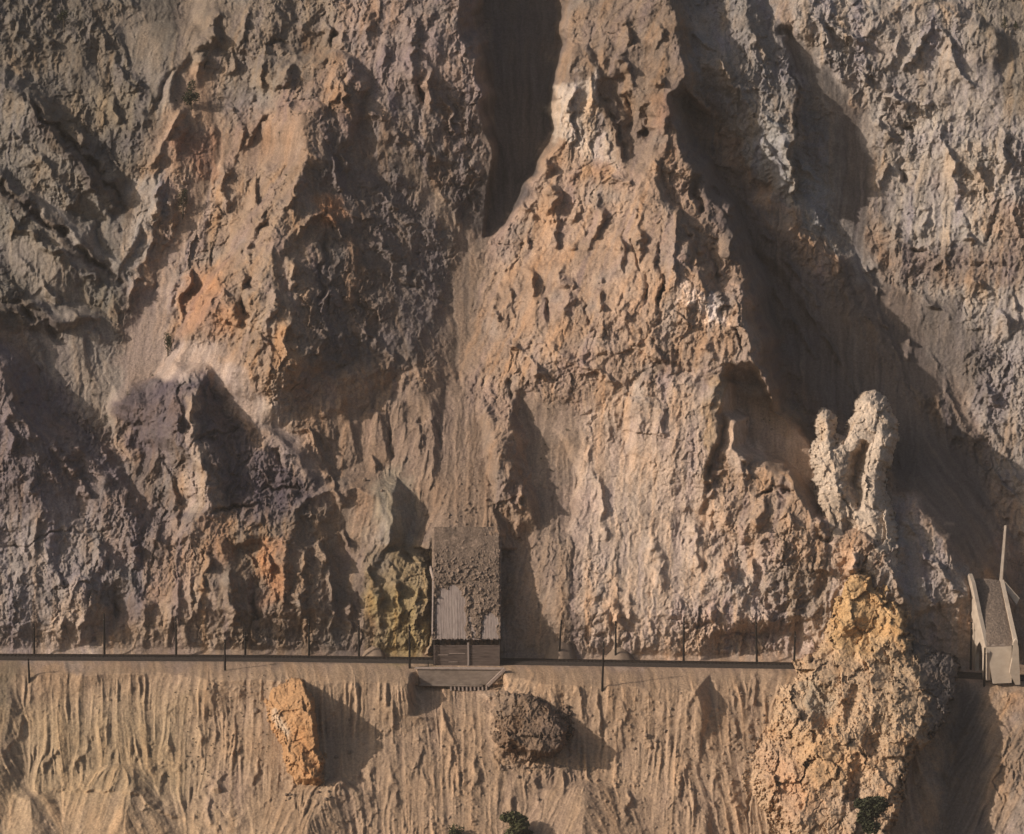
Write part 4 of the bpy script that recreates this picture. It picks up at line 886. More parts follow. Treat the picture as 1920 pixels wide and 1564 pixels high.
#@@OBJECTS
# ------------------------------------------------------------------ helpers for things
random.seed(11)
import bmesh
def tag(o, label=None, cat=None, group=None, kind=None):
    if label: o['label'] = label
    if cat: o['category'] = cat
    if group: o['group'] = group
    if kind: o['kind'] = kind
    return o
def empty(name, loc, label, cat, group=None, rz=0.0):
    o = bpy.data.objects.new(name, None); COL.objects.link(o); o.location = loc; o.rotation_euler = (0, 0, rz)
    return tag(o, label, cat, group)
class MB:
    def __init__(s): s.v = []; s.f = []
    def box(s, x0, x1, y0, y1, z0, z1):
        n = len(s.v)
        s.v += [(x, y, z) for z in (z0, z1) for y in (y0, y1) for x in (x0, x1)]
        s.f += [tuple(n + i for i in q) for q in ((0,2,3,1),(4,5,7,6),(0,1,5,4),(2,6,7,3),(0,4,6,2),(1,3,7,5))]
    def hexa(s, p):           # eight corners: bottom ring 0-3, top ring 4-7
        n = len(s.v); s.v += [tuple(map(float, q)) for q in p]
        s.f += [tuple(n + i for i in q) for q in ((3,2,1,0),(4,5,6,7),(0,1,5,4),(1,2,6,5),(2,3,7,6),(3,0,4,7))]
    def beam(s, a, b, w, h=None):
        a = Vector(a); b = Vector(b); h = h or w
        d = (b - a).normalized(); up = Vector((0, 0, 1)) if abs(d.z) < .9 else Vector((0, 1, 0))
        r = d.cross(up).normalized() * w / 2; t = r.normalized().cross(d).normalized() * h / 2
        s.hexa([a - r - t, a + r - t, a + r + t, a - r + t, b - r - t, b + r - t, b + r + t, b - r + t])
    def tube(s, pts, rads, n=8):
        base = len(s.v); pts = [Vector(p) for p in pts]
        for i, p in enumerate(pts):
            d = (pts[min(i + 1, len(pts) - 1)] - pts[max(i - 1, 0)]).normalized()
            up = Vector((0, 0, 1)) if abs(d.z) < .9 else Vector((0, 1, 0))
            a = d.cross(up).normalized(); b = a.cross(d)
            for k in range(n):
                t = 2 * math.pi * k / n
                s.v.append(tuple(p + (a * math.cos(t) + b * math.sin(t)) * rads[i]))
        for i in range(len(pts) - 1):
            for k in range(n):
                s.f.append((base + i * n + k, base + i * n + (k + 1) % n, base + (i + 1) * n + (k + 1) % n, base + (i + 1) * n + k))
        s.f.append(tuple(base + k for k in range(n))[::-1]); s.f.append(tuple(base + (len(pts) - 1) * n + k for k in range(n)))
    def prism(s, pts, off):   # planar outline swept by off
        n = len(s.v); k = len(pts); off = Vector(off)
        s.v += [tuple(Vector(p)) for p in pts] + [tuple(Vector(p) + off) for p in pts]
        s.f.append(tuple(range(n, n + k))); s.f.append(tuple(range(n + 2 * k - 1, n + k - 1, -1)))
        for i in range(k): s.f.append((n + i, n + k + i, n + k + (i + 1) % k, n + (i + 1) % k))
    def build(s, name, material, parent=None, smoothf=False):
        me = bpy.data.meshes.new(name); me.from_pydata(s.v, [], s.f); me.update()
        bm = bmesh.new(); bm.from_mesh(me); bmesh.ops.recalc_face_normals(bm, faces=bm.faces); bm.to_mesh(me); bm.free()
        if smoothf: me.polygons.foreach_set('use_smooth', [True] * len(me.polygons))
        me.materials.append(material)
        o = bpy.data.objects.new(name, me); COL.objects.link(o)
        if parent:
            o.parent = parent
            o.matrix_parent_inverse = Matrix.Identity(4)
            o.location = -Vector(parent.location) if s.worldc else (0, 0, 0)
        return o
    worldc = False
class WB(MB):
    worldc = True             # vertices are given in place coordinates

def noisy_mat(name, c1, c2, scale=(1, 1, 1), rough=.9, bump=.3, detail=5, lo=.35, hi=.65):
    m = mat(name, c1, rough); nt = m.node_tree; N = nt.nodes; L = nt.links; b = N['Principled BSDF']
    g = N.new('ShaderNodeNewGeometry'); mp = N.new('ShaderNodeMapping'); mp.inputs['Scale'].default_value = scale
    n = N.new('ShaderNodeTexNoise'); n.inputs['Scale'].default_value = 1; n.inputs['Detail'].default_value = detail; n.inputs['Roughness'].default_value = .65
    r = N.new('ShaderNodeValToRGB'); r.color_ramp.elements[0].position = lo; r.color_ramp.elements[1].position = hi
    r.color_ramp.elements[0].color = (*c1, 1); r.color_ramp.elements[1].color = (*c2, 1)
    L.new(g.outputs['Position'], mp.inputs[0]); L.new(mp.outputs[0], n.inputs['Vector']); L.new(n.outputs[0], r.inputs[0]); L.new(r.outputs[0], b.inputs['Base Color'])
    bp = N.new('ShaderNodeBump'); bp.inputs['Strength'].default_value = bump; bp.inputs['Distance'].default_value = .1
    L.new(n.outputs[0], bp.inputs['Height']); L.new(bp.outputs[0], b.inputs['Normal'])
    return m
M_BALLAST = noisy_mat('oily_ballast', (.022, .018, .016), (.055, .043, .036), (4, 4, 4))
M_SLEEPER = noisy_mat('old_sleeper', (.03, .024, .02), (.06, .05, .042), (6, 2, 6))
M_RAIL = mat('rail_steel', (.05, .035, .028), .5, .6)
M_POLE = noisy_mat('tarred_pole', (.010, .008, .007), (.02, .016, .014), (3, 3, .6))
M_BOARD = noisy_mat('weathered_boards', (.21, .165, .15), (.36, .30, .27), (5, .35, .35), bump=.6)
M_WALLB = noisy_mat('dark_wall_boards', (.075, .055, .048), (.15, .115, .10), (.4, 3, 4), bump=.6)
M_PALEB = noisy_mat('bleached_timber', (.26, .20, .17), (.40, .33, .29), (2, 2, 2))
M_DARKB = noisy_mat('creosoted_timber', (.02, .016, .014), (.04, .032, .028), (2, 2, 2))
M_CONC = noisy_mat('stained_concrete', (.14, .11, .09), (.27, .22, .185), (.5, .5, 1.2), lo=.3, hi=.7)
M_CONCP = noisy_mat('pale_concrete', (.33, .27, .215), (.46, .39, .32), (.35, .35, .5), lo=.3, hi=.7)
M_GRAV = earth_mat('gravel', .9)
M_LEAF = noisy_mat('dark_leaves', (.022, .026, .014), (.055, .058, .03), (1.5, 1.5, 1.5))
M_LEAF2 = noisy_mat('olive_leaves', (.035, .038, .016), (.075, .075, .034), (1.5, 1.5, 1.5))
M_BARK = noisy_mat('bark', (.05, .04, .03), (.10, .08, .06), (3, 3, 1))
M_STONE = noisy_mat('loose_stone', (.12, .09, .07), (.24, .18, .135), (1.2, 1.2, 1.2))
M_HEAP = noisy_mat('fine_heap', (.19, .14, .105), (.24, .18, .135), (2, 2, 2))

# ------------------------------------------------------------------ rock outcrops standing out of the slopes
def terrP(u, v):
    return bil(PF, np.interp(u, AU, np.arange(len(AU))), np.interp(v, AV, np.arange(len(AV))), 0., 0., 1.)
def outcrop(name, outline, p0, ops, colors, label, cat, rough=1.0, lam=6.0, back=3.0, step=1.25, group=None, wob=5.0, seed=5, edge=3.0, gu=0.0, gv=0.0, soft=None):
    us = [p[0] for p in outline]; vs_ = [p[1] for p in outline]
    u = np.arange(min(us) - 14, max(us) + 15, step, dtype=np.float32); v = np.arange(min(vs_) - 14, max(vs_) + 15, step, dtype=np.float32)
    U, V = np.meshgrid(u, v)
    wu = fbm2(U, V, 24, 5, 31 + seed, .62) * wob; wv = fbm2(U, V, 24, 5, 35 + seed, .62) * wob
    sd = poly_sd(outline, U + wu + 2.5 * perlin2(U / 3.5, V / 4.5, seed), V + wv) + 4.0
    P = p0 + gu * (U - np.mean(us)) / 100 + gv * (V - np.mean(vs_)) / 100 + 0 * sd
    P = apply_ops(ops, U + wu, V + wv, P.astype(np.float32))
    P = P + np.minimum(sd, 0) * PX * 6.0 - edge * np.exp(-np.clip(sd, 0, None) / 4.0)
    sb = sum(baseY(U, V + q) for q in range(-60, 61, 8)) / 16.0
    P = P + (baseY(U, V) - sb) / raydir(U, V)[1]
    X, Y, Z = world_at(U, V, P)
    rk = rock_relief(X, Y, Z, 1 + seed, lam, 7, 1.3)
    f = perlin3(X / .8, Y / .8, Z / .8, 70 + seed); f2 = perlin3(X / .4, Y / .4, Z / .4, 73 + seed)
    pit = np.exp(-(np.abs(perlin3(X / 2.4, Y / 2.4, Z / 3.2, 82 + seed)) / .05) ** 2) * np.clip(perlin3(X / 4, Y / 4, Z / 4, 83 + seed) + .2, 0, 1)
    tp = terrP(U, V)
    if soft is not None:
        L_ = soft(U, V)
        P = tp - 1.2 + (P - tp + 1.2) * smooth(0, 1, (sd + 3) / L_)
    cr1 = facets(U + wu + V * .2, (V + wv - U * .3) / 1.4, 46., .8, 3 + seed); cr2 = facets(U + wu + cr1 * 5, (V + wv - U * .3) / 1.5, 19., .9, 5 + seed); cr3 = facets(U + wu * .6 + cr2 * 5, (V + wv) / 1.4, 8., .9, 7 + seed)
    ptch = np.clip(.55 + 1.1 * perlin3(X / 6, Y / 6, Z / 6, 61 + seed), .15, 1.2)
    P = P + rough * (.6 * rk * (.5 + ptch) + cr1 * min(1., lam / 6) + .7 * cr2 + .6 * cr3 * ptch) + .12 * f + .05 * f2 - .9 * pit
    X, Y, Z = world_at(U, V, P)
    C = np.zeros(U.shape + (3,), np.float32); C[:] = colors[0][1]
    for (poly, c, s, e) in colors[1:]:
        w = (smooth(-e, e, poly_sd(poly, U + wu * 1.5, V + wv * 1.5)) * s)[..., None]; C = C * (1 - w) + np.array(c, np.float32) * w
    s2 = perlin3(X / 4, Y / 4, Z / 4, 91 + seed); s3 = perlin3(X / 1.3, Y / 1.3, Z / 1.3, 92 + seed)
    C = C * np.clip(1 + .20 * s2 + .20 * s3, .5, 1.6)[..., None]
    oc = np.clip((perlin3(X / 7, Y / 7, Z / 7, 94 + seed) - .1) * 2, 0, 1)[..., None] * .3
    C = C * (1 - oc) + C * np.array([1.15, .90, .62], np.float32) * oc
    keep = (sd > -10)
    keep &= (P > tp - 1.6)
    kq = keep[1:, 1:] & keep[:-1, 1:] & keep[1:, :-1] & keep[:-1, :-1]
    front = grid_mesh(name, X, Y, Z, C, kq, M_EARTH)
    # close the back: push the rim into the hill
    bm = bmesh.new(); bm.from_mesh(front.data)
    rim = [e for e in bm.edges if len(e.link_faces) == 1]
    r = bmesh.ops.extrude_edge_only(bm, edges=rim)
    for w in r['geom']:
        if isinstance(w, bmesh.types.BMVert):
            w.co.y += back; w.co.z -= back * .1
    bm.to_mesh(front.data); bm.free()
    tag(front, label, cat, group)
    return front
K_OUT = [(1548,778),(1554,790),(1560,818),(1566,838),(1590,828),(1604,800),(1616,782),(1618,758),(1634,745),(1650,752),(1660,775),(1671,790),(1672,830),(1662,862),(1650,880),(1650,918),(1660,950),(1668,975),(1680,1025),(1684,1070),(1640,1078),(1600,1060),(1562,1028),(1550,985),(1536,915),(1538,880),(1532,850),(1544,825)]
outcrop('rock_pinnacle', K_OUT, 11.5, [
    ('R', [(1550,780,14),(1556,830,15),(1568,880,15),(1572,950,14),(1590,1010,14)], .2, 1.0, 4, .3),
    ('R', [(1640,755,15),(1655,800,16),(1650,860,15.5),(1636,900,15),(1640,960,15),(1645,1030,16)], .35, .6, 8, .3),
    ('R', [(1572,912,15.5),(1592,908,15)], .4, 2.0, 2, .2),
    ('R', [(1640,760,14),(1600,800,14),(1575,830,13.5)], .3, .3, 3, .3),
    ('V', [(1620,835,10),(1608,865,6.5),(1602,905,5.5),(1610,945,9)], 2.4, 3.0, 2.2, .4),
    ('V', [(1590,985,11),(1595,1005,12)], 1.5, 1.5, 1, .3)],
    [(0, (.43, .355, .29)), ([(1530,930),(1600,930),(1600,1030),(1530,1030)], (.36, .28, .21), .6, 20)],
    'pale grey white rock pinnacle with two horns and a hollow in its middle', 'rock pinnacle', rough=.50, lam=5.5, back=6, wob=4, seed=5, edge=2.0)
L_OUT = [(1606,1072),(1626,1080),(1640,1100),(1662,1128),(1688,1140),(1696,1190),(1722,1212),(1760,1226),(1792,1240),(1790,1290),(1770,1340),(1742,1384),(1706,1412),(1692,1450),(1690,1500),(1670,1560),(1660,1640),(1500,1640),(1462,1556),(1424,1510),(1406,1470),(1418,1420),(1442,1372),(1452,1320),(1462,1282),(1500,1250),(1540,1222),(1556,1170),(1574,1120)]
outcrop('rock_outcrop', L_OUT, 3, [
    ('P', [(1590,1120),(1610,1075),(1640,1100),(1685,1145),(1700,1260),(1600,1270),(1575,1200)], 15, 1.0, -.3, .55),
    ('P', [(1580,1240),(1690,1200),(1730,1250),(1732,1350),(1690,1430),(1660,1560),(1600,1640),(1540,1500),(1560,1360)], 13.5, 1.0, -.2, .50),
    ('R', [(1608,1075,16),(1650,1130,17),(1688,1150,18),(1694,1220,18)], .10, 3, 10, .3),
    ('R', [(1490,1268,8),(1535,1225,12),(1600,1200,15),(1650,1180,16)], .7, .5, 6, .4),
    ('R', [(1690,1230,17),(1728,1290,18),(1732,1350,18),(1700,1400,18),(1690,1440,17),(1676,1500,17),(1650,1600,16)], .12, 3.0, 20, .3),
    ('R', [(1560,1240,13),(1600,1290,14.5),(1640,1380,15)], .3, .5, 6, .4),
    ('R', [(1460,1400,8),(1490,1450,10),(1540,1540,11)], .5, .4, 6, .4), ('R', [(1520,1340,11),(1550,1400,12.5),(1570,1480,13)], .4, .7, 5, .3),
    ('R', [(1700,1380,19),(1640,1400,17)], .8, 1.5, 3, .3),
    ('V', [(1668,1320,14),(1650,1380,13.5),(1640,1400,13)], .7, 1.2, 2.5, .4), ('V', [(1600,1300,12),(1590,1350,12)], 1, 1, 1.2, .3),
    ('V', [(1610,1430,12.5),(1600,1500,12)], .8, .8, 1.5, .4),
    ('R', [(1740,1215,9),(1785,1245,9),(1775,1300,8),(1750,1370,8)], .5, .8, 8, .5),
    ('V', [(1530,1310,8.5),(1545,1340,8)], .7, .5, 3, .8)],
    [(0, (.40, .285, .19)), ([(1545,1070),(1690,1070),(1710,1260),(1560,1220)], (.44, .29, .15), .9, 20),
     ([(1640,1200),(1740,1200),(1740,1400),(1650,1400)], (.34, .25, .17), .8, 20),
     ([(1410,1400),(1480,1400),(1560,1500),(1470,1560)], (.40, .26, .18), .6, 30), ([(1480,1380),(1560,1360),(1600,1460),(1520,1500)], (.44, .28, .15), .6, 30),
     ([(1500,1280),(1570,1270),(1560,1340),(1510,1340)], (.28, .24, .19), .7, 15),
     ([(1560,1480),(1660,1470),(1650,1640),(1560,1640)], (.33, .25, .19), .6, 25),
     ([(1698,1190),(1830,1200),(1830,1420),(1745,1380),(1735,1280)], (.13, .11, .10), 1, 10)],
    'huge ochre rock outcrop bulging over the railway line at lower right', 'rock outcrop', rough=.58, lam=11.0, back=9, seed=9, edge=1.5, wob=8, soft=lambda U, V: np.where(V > 1255, np.interp(U, [1400, 1600, 1720], [45, 30, 5]), 6))
outcrop('rock_outcrop', [(520,1262),(552,1268),(574,1278),(584,1310),(588,1350),(594,1400),(602,1440),(608,1470),(588,1480),(556,1476),(534,1450),(532,1415),(520,1380),(504,1350),(497,1318),(502,1288)], 2, [
    ('R', [(566,1278,10),(580,1320,13),(586,1380,10),(598,1440,6),(604,1470,4)], .7, 6, 16, .3),
    ('R', [(510,1300,5),(520,1350,6),(560,1400,8),(590,1460,6)], .5, .4, 4, .3),
    ('R', [(515,1370,4),(530,1430,5),(545,1475,4)], .5, 1.5, 3, .3)],
    [(0, (.36, .215, .115)), ([(505,1330),(520,1330),(545,1370),(540,1385),(515,1360)], (.44, .34, .25), .9, 4)],
    'narrow orange rock spike jutting from the sand below the line, throwing a long shadow', 'rock outcrop', rough=.6, lam=4.0, back=6, wob=4, seed=13, edge=.5, soft=lambda U, V: np.interp(U - (V - 1280) * .2, [500, 560], [28, 4]) + np.interp(V, [1420, 1480], [0, 25]))
outcrop('rock_outcrop', [(912,1300),(945,1284),(1000,1296),(1042,1326),(1068,1362),(1066,1398),(1042,1424),(1000,1432),(962,1424),(932,1404),(914,1360)], 3, [
    ('R', [(960,1300,6),(1020,1330,8),(1055,1375,9),(1035,1415,7)], .3, 2.0, 10, .4),
    ('R', [(940,1340,5),(960,1390,6),(1000,1420,5)], .5, .5, 5, .4)],
    [(0, (.165, .115, .082)), ([(1020,1340),(1070,1340),(1070,1420),(1010,1425)], (.11, .08, .065), .8, 15), ([(905,1290),(960,1285),(960,1350),(915,1350)], (.21, .155, .115), .8, 15)],
    'rounded dark brown rock knob on the bank just below the wooden shed', 'rock outcrop', rough=.8, lam=5.0, back=6, seed=17, edge=.5, wob=9, soft=lambda U, V: np.interp(U, [910, 1040], [55, 8]) + np.interp(V, [1380, 1430], [0, 30]))

# ------------------------------------------------------------------ railway line
def trk(u, Y=0.0, dz=0.0):
    p = W3(u, float(vtrack(u)), 0.0)
    return np.array([p[0], Y, p[2] + dz])
tus = np.arange(-700, 2700, 25.0)
rail_root = empty('railway_track', tuple(trk(960.0)), 'single dark railway track crossing the whole cliff on its ledge', 'railway track')
def sweep(name, prof, material, parent):
    w = WB(); k = len(prof)
    for u in tus:
        for (y, z) in prof: w.v.append(tuple(trk(u, y, z)))
    for i in range(len(tus) - 1):
        for j in range(k):
            w.f.append((i * k + j, i * k + (j + 1) % k, (i + 1) * k + (j + 1) % k, (i + 1) * k + j))
    w.f.append(tuple(range(k))); w.f.append(tuple((len(tus) - 1) * k + j for j in range(k))[::-1])
    return w.build(name, material, parent)
sweep('ballast', [(-3.0, -.9), (-1.7, .32), (1.7, .32), (3.2, -.9)], M_BALLAST, rail_root)
for sy in (-.72, .72):
    sweep('rail', [(sy - .06, .46), (sy - .06, .60), (sy + .06, .60), (sy + .06, .46)], M_RAIL, rail_root)
def sleeper_at(w, u):
    p = trk(u, 0, 0); w.box(p[0] - .13, p[0] + .13, -1.25, 1.25, p[2] + .3, p[2] + .465)
base_u = 0.0
w = MB(); w.box(-.13, .13, -1.25, 1.25, .3, .465)
sl0 = None
r0 = Vector(rail_root.location)
for i in range(100):
    u = 20 + i * 7.5
    p = Vector(tuple(trk(u))) - r0
    if sl0 is None:
        sl0 = w.build('sleeper', M_SLEEPER, rail_root); sl0.location = p
    else:
        c = sl0.copy(); COL.objects.link(c); c.parent = rail_root; c.location = p
w = WB()
u = 770.0
while u < 2300:
    if not 1500 < u < 1780: sleeper_at(w, u)
    u += 7.5
u = 12.0
while u > -300:
    sleeper_at(w, u); u -= 7.5
tag(w.build('sleeper', M_SLEEPER, rail_root), kind='stuff')

# ------------------------------------------------------------------ timber rock shed over the line
ZT = float(trk(875.0)[2])
def XU(u, Y, z):    # x for picture column u at that depth and height
    dy, dz = Y - CAM[1], z - CAM[2]
    return (u - PW / 2) / FPX * (dy * cp - dz * sp)
XL, XR = XU(812, -4, ZT), XU(938, -4, ZT)
shed = empty('rock_shed', ((XL + XR) / 2, 0, ZT), 'weathered timber rock shed straddling the track, its sloping roof heaped with gravel', 'rock shed')
def roofz(Y): return ZT + ROOF_Z0 + (Y - ROOF_Y0) * ROOF_SL
w = WB(); nb = 44; bw = (XR - XL + .4) / nb
YB = 17.0
for i in range(nb):
    x0 = XL - .2 + i * bw; dz = random.uniform(-.05, .03); g_ = random.uniform(.02, .05); y0 = ROOF_Y0 - random.uniform(0, .22)
    zz0, zz1 = roofz(y0) + dz - .12, roofz(YB) + dz - .12
    w.hexa([(x0 + g_, y0, zz0 - .22), (x0 + bw - g_, y0, zz0 - .22), (x0 + bw - g_, YB, zz1 - .22), (x0 + g_, YB, zz1 - .22),
            (x0 + g_, y0, zz0), (x0 + bw - g_, y0, zz0), (x0 + bw - g_, YB, zz1), (x0 + g_, YB, zz1)])
w.build('roof', M_BOARD, shed)
w = WB(); w.box(XL, XR, -4.0, -3.6, roofz(-3.8) - .95, roofz(-3.8) - .42); w.build('eave_beam', M_DARKB, shed)
WZ0, WZ1 = ZT - .95, ZT + 4.35
XC = (XL + XR) / 2 + .35
w = WB(); z = WZ0; k = 0
while z < WZ1 - .05:
    h = random.uniform(.26, .36); z1 = min(z + h, WZ1)
    for (a, b) in ((XL + .15, XC - .15), (XC + .15, XR - .1)):
        j = random.uniform(0, .07)
        w.box(a, b, -3.62 - j, -3.45, z + .025, z1 - .01)
    z = z1; k += 1
w.build('front_wall', M_WALLB, shed)
w = WB(); w.box(XC - .22, XC + .22, -3.95, -3.72, WZ0, ZT + 5.0); w.build('post', M_BOARD, shed)
for x in (XL + .2, XR - .2):
    w = WB(); w.box(x - .2, x + .2, -3.44, -3.05, WZ0, roofz(-3.2) - .5); w.build('post', M_DARKB, shed)
for (ua, ub, z0) in ((820, 840, ZT + 2.0), (841, 858, ZT + .35), (842, 872, ZT + 2.35)):
    w = WB(); w.box(XU(ua, -4, z0), XU(ub, -4, z0), -3.82, -3.70, z0, z0 + .13); w.build('batten', M_PALEB, shed)
for (x, off) in ((XL, .2), (XR - .2, .2)):
    w = WB()
    pts = [(-3.3, WZ0), (-3.0, WZ0), (-3.0, ZT + 5.0), (3.4, ZT + 5.0), (3.4, WZ0), (4.6, WZ0), (YB, roofz(YB) - .6), (-3.3, roofz(-3.3) - .6)]
    w.prism([(x, y, z) for y, z in pts], (off, 0, 0)); w.build('side_wall', M_DARKB, shed)
p1, p2, p3 = W3(811, 1080, 6.0), W3(816, 1100, 5.2), W3(815, 1192, -4.0)
w = WB(); rz = lambda p: (p[0], p[1], roofz(p[1]) + .35)
xl = XL - .35
ya, yb, yc = ROOF_Y0, 7.2, 9.2
w.hexa([(xl, ya, roofz(ya) - .3), (xl + .3, ya, roofz(ya) - .3), (xl + .3, yb, roofz(yb) - .3), (xl, yb, roofz(yb) - .3), (xl, ya, roofz(ya) + .75), (xl + .3, ya, roofz(ya) + .75), (xl + .3, yb, roofz(yb) + .75), (xl, yb, roofz(yb) + .75)])
w.hexa([(xl, yb, roofz(yb) - .3), (xl + .3, yb, roofz(yb) - .3), (xl - .4, yc, roofz(yc) - .3), (xl - .7, yc, roofz(yc) - .3), (xl, yb, roofz(yb) + .75), (xl + .3, yb, roofz(yb) + .75), (xl - .4, yc, roofz(yc) + .75), (xl - .7, yc, roofz(yc) + .75)])
w.build('side_board', M_PALEB, shed)
# gravel lying on the roof
ru = np.arange(809, 940.1, .9, dtype=np.float32); rvv = np.arange(988, 1197, .9, dtype=np.float32)
RU, RV = np.meshgrid(ru, rvv)
rp = roofP(RU, RV)
x_, y_, z_ = world_at(RU, RV, rp)
wuR = fbm2(RU, RV, 22, 4, 71) * 7; wvR = fbm2(RU, RV, 22, 4, 72) * 9
thick = .55 + .30 * perlin3(x_ / 3, y_ / 3, z_ / 3, 3)
expo = np.full(RU.shape, -1e3, np.float32)
for poly in ([(822,1100),(868,1100),(876,1150),(873,1210),(816,1210),(820,1130)], [(903,1168),(912,1150),(936,1156),(934,1210),(900,1210)], [(881,1112),(887,1112),(885,1150),(888,1180),(886,1210),(879,1210),(880,1160)]):
    expo = np.maximum(expo, poly_sd(poly, RU + wuR, RV + wvR))
thick = np.minimum(thick, -expo / 8.0 * .35)
thick = np.where(RV > 1150, np.minimum(thick, .10 + .38 * (1197 - RV) / 46), thick)
edge_ = np.minimum(RU - 811, 938.5 - RU)
thick = np.minimum(thick, edge_ / 8 * 1.4 + .02)
stones = np.clip(perlin3(x_ / .75, y_ / .75, z_ / .75, 75) - .18, 0, 1) * 1.0 + np.clip(perlin3(x_ / .4, y_ / .4, z_ / .4, 76) - .1, 0, 1) * .4
amt = .15 + .85 * smooth(1015, 1065, RV + 20 * perlin2(RU / 22, RV / 22, 4))
hgt = thick + stones * amt * (thick > -.05)
hgt = np.where(RV < 1012, hgt + (1012 - RV) * 0.0, hgt)
nrm = 1.25
xg, yg, zg = world_at(RU, RV, rp + hgt * nrm)
gc = np.zeros(RU.shape + (3,), np.float32); gc[:] = (.165, .124, .098)
gc *= np.clip(1 + .25 * perlin3(x_ / 2, y_ / 2, z_ / 2, 8) + 1.0 * np.clip(stones, 0, .5) + .25 * perlin3(x_ / .6, y_ / .6, z_ / .6, 9), .5, 2)[..., None]
kp = (hgt > -.08); kq = kp[1:, 1:] | kp[:-1, :-1]
grv = grid_mesh('roof_gravel', xg, yg, zg, gc, kq, M_GRAV)
tag(grv, 'brown gravel and rock fragments heaped on the shed roof', 'gravel', kind='stuff')

# ------------------------------------------------------------------ retaining wall below the shed
YW = -8.6
def wx(u, v, Y=YW): return W3(u, v, Y)
rw = empty('retaining_wall', tuple(wx(862, 1283)), 'cracked concrete retaining wall under the wooden shed with a pale coping', 'retaining wall')
w = WB(); f = [wx(782, 1256), wx(942, 1257), wx(930, 1268), wx(914, 1284), wx(790, 1284)]
w.prism([tuple(p) for p in f], (0, 1.0, 0)); w.build('wall', M_CONC, rw)
w = WB(); a, b = wx(778, 1253.5, YW - .1), wx(945, 1254.5, YW - .1)
w.beam(tuple(a + [0, .5, 0]), tuple(b + [0, .5, 0]), 1.3, .28); w.build('coping', M_PALEB, rw)
w = WB(); w.beam(tuple(wx(947, 1254, YW - .3)), tuple(wx(914, 1286, YW - .7)), .55, .7); w.build('brace', M_PALEB, rw)
w = WB(); a, b = wx(785, 1284.5, YW - .2), wx(905, 1286, YW - .2); w.beam(tuple(a), tuple(b), .5, .3); w.build('ledger', M_CONC, rw)
for u in np.arange(845, 912, 7.4):
    w = WB(); a = wx(float(u), 1285.5, YW - .15); b = wx(float(u) + .5, 1294 + random.uniform(-1, 2), YW - .15)
    w.beam(tuple(a), tuple(b), .38, .4); w.build('pile', M_PALEB, rw)
w = WB(); a = wx(803, 1254, -7); w.beam(tuple(a), tuple(a + [0, 0, 1.7]), .22); tag(w.build('marker_post', M_POLE), 'short dark post at the left end of the pale coping', 'post')

# ------------------------------------------------------------------ telegraph poles
def pole(u, vb, vt_, lean, label, arm=True, group='telegraph poles along the railway', name='telegraph_pole', cat='telegraph pole', r=.24):
    s0 = surf(u, vb)
    if 1215 < vb < 1252: s0 = Vector(tuple(trk(u, 3.1, -.5)))
    h = (vb - vt_) / 8.0 * (1 - (s0.y) * .00) * 1.0
    h *= (s0.y - CAM[1]) / 806.0
    e = empty(name, tuple(s0), label, cat, group)
    m = MB(); m.tube([(0, 0, -.6), (lean * h * .5, 0, h * .5), (lean * h, 0, h)], [r * 1.15, r, r * .8], 8)
    m.build('shaft', M_POLE, e)
    if arm:
        m = MB(); zz = h * .86 if h > 5 else h * .9
        m.box(lean * zz - .1, lean * zz + .1, -.75, .75, zz - .07, zz + .07); c = m.build('crossarm', M_POLE, e)
        for yy in (-.6, .6):
            m = MB(); m.tube([(lean * zz, yy, zz + .07), (lean * zz, yy, zz + .25)], [.06, .04], 6); m.build('insulator', M_PALEB, c)
    return e
POLES = [
 (61,1222,1158,.0,'leftmost tall telegraph pole behind the track at the left edge'),
 (193,1223,1140,.0,'second pole from the left behind the track, right of the pale pointed crag'),
 (328,1223,1144,.0,'third pole from the left behind the track, before the tan crags'),
 (458,1225,1176,.0,'thin pole behind the track in the shadow right of the tan crags'),
 (578,1225,1150,.0,'pole behind the track in front of the orange stained cliff'),
 (672,1226,1152,.0,'pole behind the track just left of the small gravel cone'),
 (55,1277,1234,-.03,'short leaning pole below the track at the far left, its foot in the sand'),
 (422,1257,1198,.0,'pole in front of the track below the tan crags, foot on the bank edge'),
 (768,1253,1170,.0,'pole in front of the track between the yellow crag and the wooden shed'),
 (1048,1232,1153,.06,'leaning pole rising out of the tall grey gravel fan right of the shed'),
 (1155,1234,1155,.0,'pole behind the track right of the gravel fans'),
 (1129,1294,1201,.03,'pole standing on the bank below the track and crossing in front of it'),
 (1283,1236,1147,.0,'pole behind the track in front of the pale middle cliff face'),
 (1421,1238,1150,-.03,'pole behind the track left of the dark overhang'),
 (1491,1249,1185,.02,'pole where the track runs into the ochre outcrop'),
 (1820,1255,1165,.0,'slim brown pole against the left wall of the concrete gallery'),
 (1845,1285,1213,.01,'thick black pole in front of the foot of the concrete gallery'),
]
for (u, vb, vt_, ln, lb) in POLES: pole(u, vb, vt_, ln, lb)

